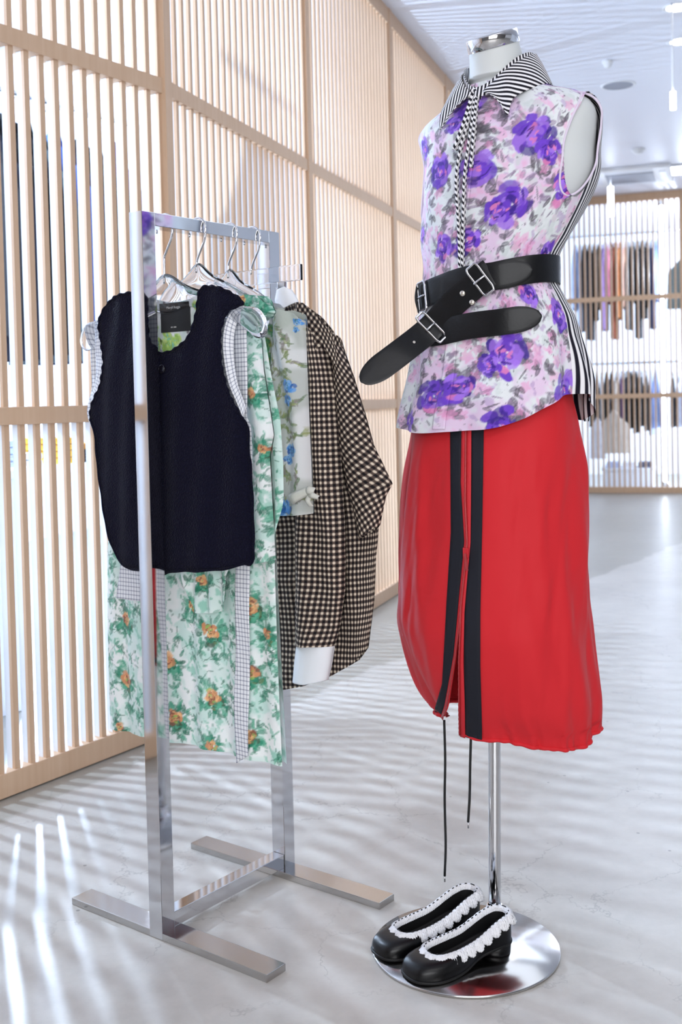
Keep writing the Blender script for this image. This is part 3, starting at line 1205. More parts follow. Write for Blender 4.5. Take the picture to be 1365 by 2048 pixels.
# ------------------------------------------------------------------ belts
LEATHER = mat('black_leather', (8, 9, 13), .42, 0, .35, bump=(180, .12, .002), coat=.05)
LEDGE = mat('leather_edge', (10, 10, 11), .7)


def strap(name, C, Wd, N, half, m, parent, tip0=False, tip1=False, thick=.0036, nw=9):
    """flat strap: centre line C, width direction Wd, outward normal N, pointed ends on request"""
    n = len(C)
    L = np.r_[0, np.cumsum(np.linalg.norm(np.diff(C, axis=0), axis=1))]
    h = np.full(n, half)
    for on, d in ((tip0, L), (tip1, L[-1] - L)):
        if on:
            q = np.clip(d / (half * 2.1), 0, 1)
            h = np.minimum(h, half * np.sqrt(np.clip(1 - (1 - q) ** 2, 0.0004, 1)))
    w = np.linspace(-1, 1, nw)
    bow = thick * .25 * (1 - w ** 2)
    P = C[:, None, :] + (h[:, None] * w[None, :])[..., None] * Wd[:, None, :] + bow[None, :, None] * N[:, None, :]
    o = grid(name, P, m, parent, False, False, None, None, thick, 0)
    md = o.modifiers.new('round', 'BEVEL')
    md.width = .0008
    md.segments = 2
    md.limit_method = 'ANGLE'
    return o


def unit(v):
    v = np.asarray(v, float)
    return v / (np.linalg.norm(v, axis=-1, keepdims=True) + 1e-12)


def on_body(px, py, off):
    """point of the blouse surface seen at a pixel, pushed out"""
    tq = np.linspace(t_of_z(1.0), t_of_z(1.5), 120)
    hq = np.linspace(-1.9, 1.7, 180)
    TQ, HQ = np.meshgrid(tq, hq, indexing='ij')
    Q = torso(TQ, HQ, off).reshape(-1, 3)
    # only the side turned to the camera
    H = HQ.ravel()
    nr = unit(np.cos(H)[:, None] * MF + np.sin(H)[:, None] * ML)
    vis = (nr @ np.array([0.1, -1, 0])) > -.05
    d = ((project(Q) - np.array([px, py])) ** 2).sum(1) + 1e5 * (~vis)
    k = d.argmin()
    return Q[k], nr[k]


def path_on_body(pts, off, n=60):
    A = [on_body(x, y, off) for x, y in pts]
    C = spline([a[0] for a in A], n)
    N = unit(spline([a[1] for a in A], n))
    T = unit(np.gradient(C, axis=0))
    Wd = unit(np.cross(N, T))
    return C, Wd, unit(np.cross(T, Wd))


def buckle(parent, c, along, wd, nrm, w, l, r=.0026, prong=True):
    """rectangular frame buckle round point c"""
    pts = []
    for a, b in ((-1, -1), (1, -1), (1, 1), (-1, 1)):
        pts.append(c + along * l * a + wd * w * b)
    C = []
    for k in range(4):
        p0, p1 = pts[k], pts[(k + 1) % 4]
        for q in (.12, .3, .5, .7, .88):
            C.append(p0 * (1 - q) + p1 * q)
    b = tube('buckle', spline(C, 64, True), r, CHROME, parent, 10, True)
    if prong:
        tube('prong', spline([c - along * l * 1.0 + nrm * .002, c + nrm * .006, c + along * l * 1.15 + nrm * .005], 16), .0021, CHROME, b, 8)
    return b


belt1 = empty('leather_belt', (.3057, MY, 1.25), 'wide black leather belt cinched around the blouse waist with pointed end to the right', 'belt', 'wide black belts worn on the mannequin')
# the loop round the waist
ths = np.linspace(-np.pi, np.pi, 200)
zb = 1.272 + .020 * np.sin(ths) - .004 * np.cos(ths)
Q = torso(t_of_z(zb), ths, .0075)
N = unit(np.cos(ths)[:, None] * MF + np.sin(ths)[:, None] * ML)
T = unit(np.gradient(Q, axis=0))
Wd = unit(np.cross(N, T))
strap('strap', Q, Wd, N, .0262, LEATHER, belt1)
# overlapping pointed end and the second layer at the front
C, Wd, N = path_on_body([(836, 596), (870, 580), (930, 562), (1000, 550), (1066, 541)], .0125)
strap('strap_end', C, Wd, N, .0262, LEATHER, belt1, False, True)
C, Wd, N = path_on_body([(838, 600), (850, 594)], .017, 6)
buckle(belt1, C[3], unit(C[-1] - C[0]), Wd[3], N[3], .0305, .014)
tube('keeper_loop', spline([C[0] + Wd[0] * .03, C[0] + N[0] * .006, C[0] - Wd[0] * .03], 12), .0026, LEATHER, belt1, 8)

belt2 = empty('leather_belt', (.25, 2.08, 1.1), 'black leather belt slung diagonally with its pointed end sticking out to the left', 'belt', 'wide black belts worn on the mannequin')
# low pointed end lying across the blouse to the right
C, Wd, N = path_on_body([(846, 668), (880, 663), (940, 654), (1010, 644), (1084, 632)], .0095)
strap('strap_end', C, Wd, N, .0245, LEATHER, belt2, False, True)
# diagonal strap from the upper buckle down through the lower buckle and out into the air
a1, n1 = on_body(965, 558, .021)
a2, n2 = on_body(905, 612, .021)
a3, n3 = on_body(862, 656, .024)
tipp = np.array(at_y(722, 764, a3[1] - .045))
mid = np.array(at_y(800, 706, a3[1] - .030))
A = [on_body(985, 540, .019)[0], a1, a2, a3, mid, tipp]
C = spline(A, 90)
T = unit(np.gradient(C, axis=0))
N0 = unit(np.array([-.15, -1.0, .05]))
Nn = unit(np.array([n1 * .6 + N0 * .4] * 1))[0]
Nf = unit(np.linspace(0, 1, 90)[:, None] * unit(np.array([-.25, -1, .15])) + (1 - np.linspace(0, 1, 90))[:, None] * Nn)
Wd = unit(np.cross(Nf, T))
Nf = unit(np.cross(T, Wd))
strap('strap', C, Wd, Nf, .0262, LEATHER, belt2, False, True)
i3 = np.abs(project(C)[:, 0] - 862).argmin()
i1 = np.abs(project(C)[:, 0] - 962).argmin()
buckle(belt2, C[i3] + Nf[i3] * .004, T[i3], Wd[i3], Nf[i3], .034, .010)
buckle(belt2, C[i1] + Nf[i1] * .004, T[i1], Wd[i1], Nf[i1], .031, .012, .0024)
C2, Wd2, N2 = path_on_body([(950, 562), (1000, 548), (1066, 538)], .0185)
strap('strap_end', C2, Wd2, N2, .0240, LEATHER, belt2, False, True)
RIV = mat('rivet_metal', (215, 208, 196), .2, 1.0)
for (x, y) in ((926, 587), (945, 605)):
    k = np.abs(project(C) - np.array([x, y])).sum(1).argmin()
    cc = at_plane(x, y, C[k] + Nf[k] * .003, Nf[k])
    a = np.linspace(0, 2 * np.pi, 16, endpoint=False)
    rows = []
    for r, h in ((.0062, 0), (.0060, .002), (.004, .0036), (.0003, .0042)):
        rows.append(cc + (np.cos(a) * r)[:, None] * T[k] + (np.sin(a) * r)[:, None] * Wd[k] + h * Nf[k])
    grid('rivet', np.stack(rows, 1), RIV, belt2, True)
EYM = mat('eyelet_hole', (200, 196, 190), .5)
for (x, y, m) in ((829, 684, EYM), (893, 584, LEDGE)):
    k = np.abs(project(C) - np.array([x, y])).sum(1).argmin()
    base = C[k] if x < 860 else on_body(x, y, .016)[0]
    nn, tt_, ww = (Nf[k], T[k], Wd[k]) if x < 860 else (on_body(x, y, .016)[1], ML, UP)
    cc = at_plane(x, y, base + nn * .0032, nn)
    a = np.linspace(0, 2 * np.pi, 14, endpoint=False)
    rows = [cc + (np.cos(a) * r)[:, None] * tt_ + (np.sin(a) * r)[:, None] * ww + h * nn for r, h in ((.0028, -.001), (.0026, .0004), (.0002, .0004))]
    grid('eyelet', np.stack(rows, 1), m, belt2 if x < 860 else belt1, True)

# ------------------------------------------------------------------ shoes
SHOEL = mat('black_shoe_leather', (6, 6, 8), .34, 0, .4)
SHOEI = mat('black_shoe_lining', (8, 8, 9), .6)
CROCH = mat('white_crochet', (240, 240, 243), .85, bump=(260, .9, .004))


def shoe(heel, toe, label, side):
    """heel, toe: floor points under the two ends; side +1: little toe on the left of the walking direction"""
    hx = np.array([heel[0], heel[1], 0.0])
    d = np.array([toe[0] - heel[0], toe[1] - heel[1], 0.0])
    Ls = np.linalg.norm(d)
    ex = d / Ls
    ey = np.array([-ex[1], ex[0], 0])
    root = empty('ballet_shoe', tuple(hx + d * .5) if True else None, label, 'shoe', 'pair of black flats at the mannequin foot')
    n = 96
    a = np.linspace(0, 2 * np.pi, n, endpoint=False)   # 0 = toe, pi = heel
    Z0 = .007

    def W(p, q):
        return hx + p[0] * Ls * ex + p[1] * ey + (p[2] + Z0) * UP

    # sole outline (x 0..1 along, y metres), rounded toe, waist, rounded heel
    ctrl = [(1.0, .000), (.985, .021), (.93, .034), (.82, .0425), (.70, .042), (.55, .034), (.38, .028), (.22, .030), (.10, .028), (.03, .018), (0.0, 0.0)]
    up_ = np.array(ctrl)
    lo_ = up_[::-1].copy()
    lo_[:, 1] *= -1
    asym = np.array([(x, y + .004 * side * math.sin(math.pi * min(1, max(0, x))) * (1 if x > .45 else -.4)) for x, y in np.vstack([up_, lo_[1:-1]])])
    out = spline(asym, n, True)
    # topline: oval opening
    tl = [(.80, 0), (.785, .016), (.72, .026), (.58, .029), (.40, .0265), (.22, .0245), (.09, .0215), (.035, .012), (.02, 0)]
    tl = np.array(tl)
    tl2 = tl[::-1].copy()
    tl2[:, 1] *= -1
    top = spline(np.vstack([tl, tl2[1:-1]]), n, True)

    def sole_z(x):
        return .018 * smooth(.62, .15, x) + .003 * smooth(.8, 1.05, x)

    def top_z(x):
        return .037 + .020 * smooth(.45, .02, x) - .003 * smooth(.5, .8, x) + sole_z(x) * .75

    rows, inner = [], []
    k = 14
    for j, w in enumerate(np.linspace(0, 1, k)):
        # horizontal move from outline to topline; quarter-round rise in front, steep at the sides
        toeish = smooth(.55, .95, out[:, 0])
        s1 = w ** (2.2 - .3 * toeish)
        hz = (np.sin(w * np.pi / 2) ** (.80)) * (1 - toeish) + (np.sin(np.minimum(1, w * 1.15) * np.pi / 2) ** .72) * toeish
        x = out[:, 0] + (top[:, 0] - out[:, 0]) * s1
        y = out[:, 1] + (top[:, 1] - out[:, 1]) * s1
        bulge = np.full(n, 1 + .07 * math.sin(math.pi * min(1, w * 1.4)) * (1 - w))
        z = sole_z(out[:, 0]) + .004 + (top_z(top[:, 0]) - sole_z(out[:, 0]) - .004) * hz
        rows.append(np.array([W((xx, yy * bb, zz), 0) for xx, yy, zz, bb in zip(x, y, z, bulge)]))
    for w in np.linspace(0.1, 1, 8):
        x = top[:, 0] + (np.clip(top[:, 0] * .97 + .01, 0, 1) - top[:, 0]) * w
        y = top[:, 1] * (1 - .05 * w)
        z = top_z(top[:, 0]) * (1 - w) + (sole_z(top[:, 0]) + .010) * w
        inner.append(np.array([W((xx, yy, zz), 0) for xx, yy, zz in zip(x, y, z)]))
    grid('upper', np.stack(rows, 1), SHOEL, root, True)
    inner = [rows[-1]] + inner
    cen = np.tile(np.mean(inner[-1], 0), (n, 1))
    inner.append(inner[-1] * .5 + cen * .5)
    inner.append(inner[-1] * .02 + cen * .98)
    grid('lining', np.stack(inner, 1), SHOEI, root, True)
    # sole with welt
    srows = []
    for g, h in ((.02, 0), (.97, 0), (1.03, .001), (1.045, .004), (1.03, .0055), (.96, .0055)):
        srows.append(np.array([W((.5 + (xx - .5) * (1 + (g - 1) * .4 if g > .5 else g), yy * g, sole_z(xx) + h), 0) for xx, yy in out]))
    grid('sole', np.stack(srows, 1), SHOEI, root, True)
    hrows = []
    hl = np.array([(.005 + .25 * (.5 + .5 * math.cos(q)), .0265 * math.sin(q) * (1 - .1 * math.cos(q))) for q in a])
    for g, h in ((.02, 0), (.95, 0), (.96, .004), (1.0, .021), (.6, .024), (.02, .026)):
        hrows.append(np.array([W((.125 + (xx - .125) * g, yy * g, h * (1 if g > .1 or h == 0 else 1)), 0) for xx, yy in hl]))
    grid('heel', np.stack(hrows, 1), SHOEL, root, True)
    # crochet frill along the topline: scalloped band falling outwards
    m = 420
    tp = spline(np.vstack([tl, tl2[1:-1]]), m, True)
    prev, nxt = np.roll(tp, 1, 0), np.roll(tp, -1, 0)
    tan = (nxt - prev) * np.array([Ls, 1])
    tan /= np.linalg.norm(tan, axis=1)[:, None]
    nor = np.stack([tan[:, 1], -tan[:, 0]], -1)
    cen_ = np.array([.42, 0])
    sg = np.sign(((tp - cen_) * np.array([Ls, 1]) * nor).sum(1))
    nor *= sg[:, None]
    L = np.r_[0, np.cumsum(np.linalg.norm(np.diff(tp * np.array([Ls, 1]), axis=0), axis=1))]
    per = L[-1] / 21
    sc = np.abs(np.sin(np.pi * L / per)) ** .6
    rr = []
    prof = [(-.0035, -.004), (-.004, .003), (0, .0065), (.004, .006), (.0075, .002), (.0105, -.004), (.0125, -.009), (.0105, -.0115), (.006, -.007)]
    for j, (o_, h_) in enumerate(prof):
        amp = (.55 + .6 * sc) if j >= 4 else (.9 + .15 * sc)
        jit = 1 + .16 * np.sin(L / per * 2 * np.pi * 5 + j)
        xo = tp[:, 0] + nor[:, 0] * o_ * amp * jit / Ls
        yo = tp[:, 1] + nor[:, 1] * o_ * amp * jit
        zo = top_z(tp[:, 0]) + h_ * (amp if j >= 4 else 1)
        rr.append(np.array([W((xx, yy, zz), 0) for xx, yy, zz in zip(xo, yo, zo)]))
    rr.append(rr[0])
    trim = grid('crochet_trim', np.stack(rr, 1), CROCH, root, True)
    # black thread showing between the stitches along the inner edge
    for q in range(0, m, 10):
        p = (tp[q] + tp[(q + 4) % m]) / 2
        p0 = W((tp[q][0], tp[q][1], top_z(tp[q][0]) + .0068), 0)
        p1 = W((tp[(q + 4) % m][0], tp[(q + 4) % m][1], top_z(tp[(q + 4) % m][0]) + .0068), 0)
        tube('thread_stitch', np.array([p0, (p0 + p1) / 2 + UP * .0004, p1]), .0010, SHOEI, trim, 5)
    return root


shoe(at_z(1018, 1893, .007), at_z(814, 1960, .007), 'black leather ballet flat with white crochet trim, the shoe nearer the camera', 1)
shoe(at_z(955, 1846, .007), at_z(754, 1916, .007), 'black leather ballet flat with white crochet trim, behind beside the chrome pole', -1)

# ------------------------------------------------------------------ clothes on the rack
def gp(s, px, py):
    """rack-plane coordinates (u across the hanger, z) of a pixel for the hanger plane at distance s along the bar"""
    P = at_plane(px, py, rk(s, 0, 0), RA)
    d = P - RO
    return np.array([d @ RB, P[2]])


def gpl(s, pts):
    return np.array([gp(s, x, y) for x, y in pts])


def coons(top, bottom, left, right, nu, nv):
    """patch through four boundary polylines (2D), corners shared; index [i across, j down]"""
    T, B = poly(top, nu), poly(bottom, nu)
    L, R = poly(left, nv), poly(right, nv)
    a = np.linspace(0, 1, nu)[:, None, None]
    b = np.linspace(0, 1, nv)[None, :, None]
    S = (1 - b) * T[:, None] + b * B[:, None] + (1 - a) * L[None] + a * R[None]
    S -= (1 - a) * (1 - b) * T[0] + a * (1 - b) * T[-1] + (1 - a) * b * B[0] + a * b * B[-1]
    return S, np.broadcast_to(a[..., 0], S.shape[:2]), np.broadcast_to(b[..., 0], S.shape[:2])


def lift(s, UZ, d):
    """2D garment coordinates + depth towards the camera -> world"""
    return RO + (s - np.asarray(d))[..., None] * RA + UZ[..., 0:1] * RB + UZ[..., 1:2] * UP


def in_poly(P, poly_):
    x, y = P[:, 0], P[:, 1]
    ins = np.zeros(len(P), bool)
    n = len(poly_)
    for i in range(n):
        x0, y0 = poly_[i]
        x1, y1 = poly_[(i + 1) % n]
        c = ((y0 > y) != (y1 > y)) & (x < (x1 - x0) * (y - y0) / (y1 - y0 + 1e-15) + x0)
        ins ^= c
    return ins


def panel(name, outline, s, depth, m, parent, step=.006, colfn=None, usepat=False, solid=.0015):
    """free-form cloth panel: outline in garment coordinates, triangulated inside"""
    n = len(outline)
    per = np.linalg.norm(np.diff(np.vstack([outline, outline[:1]]), axis=0), axis=1).sum()
    B = np.vstack([poly(np.vstack([outline, outline[:1]]), max(8, int(per / step)))[:-1]])
    lo, hi = B.min(0), B.max(0)
    gx, gy = np.meshgrid(np.arange(lo[0], hi[0], step), np.arange(lo[1], hi[1], step), indexing='ij')
    G = np.stack([gx.ravel(), gy.ravel()], -1)
    G = G[in_poly(G, B)]
    # keep clear of the boundary
    dm = np.full(len(G), 9.0)
    for k in range(0, len(B)):
        dm = np.minimum(dm, (G[:, 0] - B[k, 0]) ** 2 + (G[:, 1] - B[k, 1]) ** 2)
    G = G[dm > (step * .55) ** 2]
    pts = [Vector((float(a), float(b))) for a, b in np.vstack([B, G])]
    r = delaunay_2d_cdt(pts, [(i, (i + 1) % len(B)) for i in range(len(B))], [], 1, 1e-6)
    V = np.array([(v[0], v[1]) for v in r[0]])
    d = depth(V[:, 0], V[:, 1])
    P = lift(s, V, d)
    o = mesh(name, P, [list(f) for f in r[2]], m, parent, True, None if colfn is None else colfn(V[:, 0], V[:, 1]), V if usepat else None)
    if solid:
        md = o.modifiers.new('solid', 'SOLIDIFY')
        md.thickness = solid
        md.offset = 0
    return o


# --- hangers ---------------------------------------------------------------
def hook(s, u, ztop, zbase, parent, lean=.0):
    """wire hook over the top bar"""
    r = .024
    zc = RH + .003 - r + .0035
    C = [rk(s, u - r * 1.0, zc - .012)]
    for q in np.linspace(math.radians(200), math.radians(-20), 14):
        C.append(rk(s, u + r * math.cos(q), zc + r * math.sin(q)))
    C += [rk(s, u + r * .75, zc - .026), rk(s, u + .002, zc - .052), rk(s, u - .004, zc - .066), rk(s, u - .004, zbase)]
    return tube('hook', spline(C, 60), .0023, CHROME, parent, 8)


def shoulder_hanger(s, u0, zc, half, drop, label, tipw=.022):
    root = empty('clothes_hanger', rk(s, u0, zc), label, 'hanger', 'clear plastic hangers on the rack')
    hook(s, u0, 0, zc + .02, root)
    n = 70
    x = np.linspace(-1, 1, n)
    cz = zc - drop * (np.abs(x) ** 1.5)
    hh = .019 + .022 * np.exp(-(x / .16) ** 2) + .012 * smooth(.75, .95, np.abs(x))
    end = np.sqrt(np.clip(1 - np.clip((np.abs(x) - .88) / .12, 0, 1) ** 2, .02, 1))
    th_ = .006 + .014 * smooth(.6, .93, np.abs(x))
    a = np.linspace(0, 2 * np.pi, 14, endpoint=False)
    P = []
    for i in range(n):
        bow = 0.0
        P.append([rk(s + th_[i] * math.cos(q) * end[i] - bow, u0 + half * x[i], cz[i] + hh[i] * math.sin(q) * end[i]) for q in a])
    P = np.array(P)
    V = P.reshape(-1, 3)
    F = []
    k = len(a)
    for i in range(n - 1):
        for j in range(k):
            F.append((i * k + j, i * k + (j + 1) % k, (i + 1) * k + (j + 1) % k, (i + 1) * k + j))
    F.append(tuple(range(k))[::-1])
    F.append(tuple((n - 1) * k + j for j in range(k)))
    mesh('hanger_body', V, F, ACRYL, root, True)
    return root


S1, S2, S3, S4 = .088, .168, .262, .335
z1 = gp(S1, 335, 575)[1]
u1 = .0
shoulder_hanger(S1, -.012, gp(S1, 330, 588)[1], .264, .084, 'clear plastic hanger with rounded shoulders holding the navy vest')
shoulder_hanger(S2, 0, gp(S2, 400, 565)[1], .185, .085, 'clear plastic hanger holding the green floral dress')
shoulder_hanger(S3, 0, gp(S3, 465, 575)[1], .150, .085, 'clear plastic hanger holding the sheer floral blouse')
# flat bar hanger with clips at the far end
ch = empty('clip_hanger', rk(S4, 0, 1.3), 'clear flat bar hanger with metal clips at the far end of the rack', 'hanger')
hook(S4, 0, 0, gp(S4, 512, 548)[1], ch)
zt, zb_ = gp(S4, 560, 533)[1], gp(S4, 560, 565)[1]
ur = gp(S4, 604, 550)[0]
obox('hanger_bar', rk(S4, 0, 0), RB, RA, UP, -ur, ur, -.004, .004, zb_, zt, ACRYL, ch, .002)
for sg in (1, -1):
    uc = sg * (ur - .045)
    c = rk(S4 - .012, uc, zb_ - .012)
    clip = obox('clip', c, RB, RA, UP, -.012, .012, -.003, .003, -.038, .012, STEEL, ch, .0025)
    tube('clip_spring', spline([c - RA * .005 + RB * .011 + UP * .0, c - RA * .006 + UP * (-.036) + RB * .007, c - RA * .006 + UP * (-.036) - RB * .007, c - RA * .005 - RB * .011], 20), .0016, CHROME, clip, 6)

# --- navy vest -------------------------------------------------------------
def knit_mat():
    m, nt, p = new_mat('navy_knit')
    tc = nt.nodes.new('ShaderNodeTexCoord')
    p.inputs['Base Color'].default_value = lin4((9, 9, 30))
    p.inputs['Roughness'].default_value = .9
    p.inputs['Specular IOR Level'].default_value = .15
    p.inputs['Sheen Weight'].default_value = .02
    v = nt.nodes.new('ShaderNodeTexVoronoi')
    v.inputs['Scale'].default_value = 320
    nt.links.new(tc.outputs['Object'], v.inputs['Vector'])
    n = nt.nodes.new('ShaderNodeTexNoise')
    n.inputs['Scale'].default_value = 30
    nt.links.new(tc.outputs['Object'], n.inputs['Vector'])
    h = math_node(nt, 'ADD', v.outputs['Distance'], math_node(nt, 'MULTIPLY', n.outputs[0], 1.4))
    b = nt.nodes.new('ShaderNodeBump')
    b.inputs['Strength'].default_value = .8
    b.inputs['Distance'].default_value = .003
    nt.links.new(h, b.inputs['Height'])
    nt.links.new(b.outputs[0], p.inputs['Normal'])
    return m


KNIT = knit_mat()
CHECK = pat_mat('grey_check_cotton', 'check', ((232, 234, 238), (176, 180, 192), (120, 124, 140)), .0082, .24, .75, 0, .14)
vest = empty('knit_vest', rk(S1, 0, .86), 'dark navy knitted sleeveless vest at the front of the rack', 'vest')
left_arm = [(212, 612), (202, 632), (198, 655), (204, 690), (207, 730), (202, 765), (190, 795), (181, 828)]
left_side = [(190, 868), (198, 950), (212, 1045), (226, 1095), (242, 1124)]
bottom = [(264, 1138), (300, 1141), (326, 1149), (346, 1143), (400, 1142), (450, 1138), (488, 1128), (508, 1117)]
right_side = [(506, 1000), (501, 905), (499, 852)]
right_arm = [(484, 832), (466, 802), (452, 768), (443, 722), (441, 682), (446, 645), (458, 622), (486, 607)]
right_top = [(468, 588), (440, 576), (414, 572), (401, 580)]
neck_ = [(396, 602), (390, 640), (380, 668), (364, 688), (342, 702), (315, 706), (298, 699), (288, 682), (284, 640), (285, 600)]
left_top = [(274, 586), (244, 588), (226, 598)]
px_out = left_top + left_arm + left_side + bottom + right_side + right_arm + right_top + neck_
uL, uR = gp(S1, 181, 828)[0], gp(S1, 500, 850)[0]
uM, uH = (uL + uR) / 2, (uR - uL) / 2


def vest_depth(u, z):
    x = np.clip((u - uM) / (uH * 1.02), -1, 1)
    zt = smooth(1.28, 1.10, z)
    d = .004 + (.010 + .022 * zt) * np.sqrt(np.clip(1 - x ** 2, 0, 1))
    d = d + .003 * np.sin(u * 40 + z * 6) * smooth(1.2, .9, z) + .002 * np.sin(u * 90 - z * 9)
    return d


def gpd(s, pts, fn):
    """outline of a garment face that stands forward of the hanger plane by fn(u, z)"""
    out = []
    for x, y in pts:
        q = gp(s, x, y)
        for k in range(4):
            q = gp(s - float(fn(np.array(q[0]), np.array(q[1]))), x, y)
        out.append(q)
    return np.array(out)


VO = spline(gpd(S1, px_out, vest_depth), 520, True)
panel('front_panel', VO, S1, vest_depth, KNIT, vest, .008)
tr = VO
e = lift(S1, tr, vest_depth(tr[:, 0], tr[:, 1]) + .001)
k_ = np.arange(len(tr))
wig = .0024 + .0012 * np.sin(k_ * 1.15) * (tr[:, 1] > 1.02) + .0006 * np.sin(k_ * .41)
tube('picot_edge', e, wig, KNIT, vest, 7, True)
# placket ridge and buttons
C = [lift(S1, q_[None], vest_depth(*q_[:, None]) + .003)[0] for q_ in gpd(S1,  ((322, 712), (316, 800), (313, 900), (312, 1000), (314, 1140)), vest_depth)]
tube('button_band', spline(C, 60), .004, KNIT, vest, 8)
BUTTON = mat('dark_horn_button', (22, 20, 30), .18, 0, .6)
for (x, y) in ((330, 738), (313, 820), (311, 895), (311, 970), (310, 1045), (313, 1115)):
    q = gpd(S1, [(x, y)], vest_depth)[0]
    c = lift(S1, q[None], vest_depth(*q[:, None]) + .008)[0]
    a = np.linspace(0, 2 * np.pi, 20, endpoint=False)
    rows = [c + (np.cos(a) * r)[:, None] * RB + (np.sin(a) * r)[:, None] * UP - h * RA for r, h in ((.0085, -.001), (.0088, .001), (.0075, .0024), (.0055, .0012), (.0003, .0012))]
    grid('button', np.stack(rows, 1), BUTTON, vest, True)
# check lined back panel seen through the armholes
pb = [(226, 606), (190, 645), (176, 655), (178, 720), (180, 775), (172, 830), (195, 900), (205, 1010), (232, 1118), (300, 1138), (400, 1138), (490, 1120), (500, 1000), (498, 860),
      (489, 835), (490, 780), (489, 700), (487, 640), (480, 618), (440, 582), (404, 585), (394, 600), (340, 612), (288, 600), (270, 592)]
VB = spline(gpl(S1 + .004, pb), 160, True)
panel('back_panel', VB, S1 + .004, lambda u, z: -.012 * np.sqrt(np.clip(1 - ((u - uM) / (uH * 1.15)) ** 2, 0, 1)), CHECK, vest, .010, None, True)
fc = gpd(S1, [(486, 612), (462, 622), (449, 648), (444, 684), (447, 724), (456, 768), (470, 802), (489, 836)], vest_depth)
fi = gpd(S1, [(486, 616), (474, 630), (463, 655), (459, 690), (461, 730), (468, 770), (479, 800), (490, 815)], vest_depth)
A = lift(S1, fc, vest_depth(fc[:, 0], fc[:, 1]) - .003)
B = lift(S1, fi, vest_depth(fi[:, 0], fi[:, 1]) - .012)
ribbon_patch('armhole_facing', A, B, CHECK, vest, 50, 5)
fc = gpd(S1, [(206, 640), (204, 690), (207, 730), (202, 765), (190, 795), (183, 828)], vest_depth)
fi = gpd(S1, [(186, 648), (184, 690), (186, 730), (184, 765), (178, 790), (178, 815)], vest_depth)
A = lift(S1, fc, vest_depth(fc[:, 0], fc[:, 1]) - .003)
B = lift(S1, fi, vest_depth(fi[:, 0], fi[:, 1]) - .010)
ribbon_patch('armhole_facing', A, B, CHECK, vest, 50, 5)
# floral lining behind the neckline, with the woven label
PRINTM = fabric_print('printed_cotton')
pl_ = [(282, 600), (300, 596), (340, 604), (380, 598), (402, 590), (400, 640), (392, 690), (360, 715), (310, 718), (280, 700)]


def lining_cols(u, z):
    p = Print(u, z, (198, 212, 208))
    p.wash((222, 226, 228), 40, .45, .6, 3)
    p.wash((150, 150, 158), 90, .64, .74, 5, .9, .5, .4)
    p.wash((110, 100, 110), 120, .72, .8, 6, .9, .5, -.4)
    for (x, y, r, c) in ((335, 690, 22, (150, 190, 80)), (312, 688, 16, (90, 110, 60)), (350, 680, 14, (178, 206, 110)), (330, 668, 12, (160, 200, 130)), (392, 610, 12, (196, 214, 120)), (305, 660, 14, (120, 160, 110))):
        q = gp(S1, x, y)
        p.rose(q[0], q[1], r / 1000, (c, (150, 190, 90), (190, 214, 130), (120, 190, 170)), x)
    return p.c


panel('neck_lining', spline(gpl(S1, pl_), 80, True), S1, lambda u, z: -.004 + 0 * u, PRINTM, vest, .0025, lining_cols)
LABEL = mat('black_woven_label', (9, 10, 12), .6)
LTEXT = mat('label_thread', (215, 212, 206), .7)
lq = gpl(S1, [(320, 608), (379, 608), (379, 661), (320, 661)])
lab = obox('brand_label', rk(S1 + .001, 0, 0), RB, RA, UP, lq[0, 0], lq[1, 0], .0, .0012, lq[2, 1], lq[0, 1], LABEL, vest, .0003)


def text_part(body, px, py, s, size, off, m, parent):
    cu = bpy.data.curves.new('label_text', 'FONT')
    cu.body = body
    cu.size = size
    cu.align_x = 'CENTER'
    cu.align_y = 'CENTER'
    cu.extrude = .0001
    t = bpy.data.objects.new('label_text', cu)
    COL.objects.link(t)
    dg = bpy.context.evaluated_depsgraph_get()
    me = bpy.data.meshes.new_from_object(t.evaluated_get(dg))
    bpy.data.objects.remove(t)
    q = gp(s, px, py)
    o = RO + (s - off) * RA + q[0] * RB + q[1] * UP
    M = Matrix(((RB[0], UP[0], -RA[0], o[0]), (RB[1], UP[1], -RA[1], o[1]), (RB[2], UP[2], -RA[2], o[2]), (0, 0, 0, 1)))
    me.transform(M)
    me.materials.clear()
    ob = link('label_lettering', me, m, parent)
    return ob


text_part('Meryll Rogge', 348, 614.5, S1, .0072, .0008, LTEXT, lab)
text_part('EST. 2020', 348, 654.5, S1, .0038, .0008, LTEXT, lab)

# --- green floral dress ------------------------------------------------------
TEAL = ((52, 140, 112), (92, 172, 142), (36, 112, 88), (130, 196, 172))


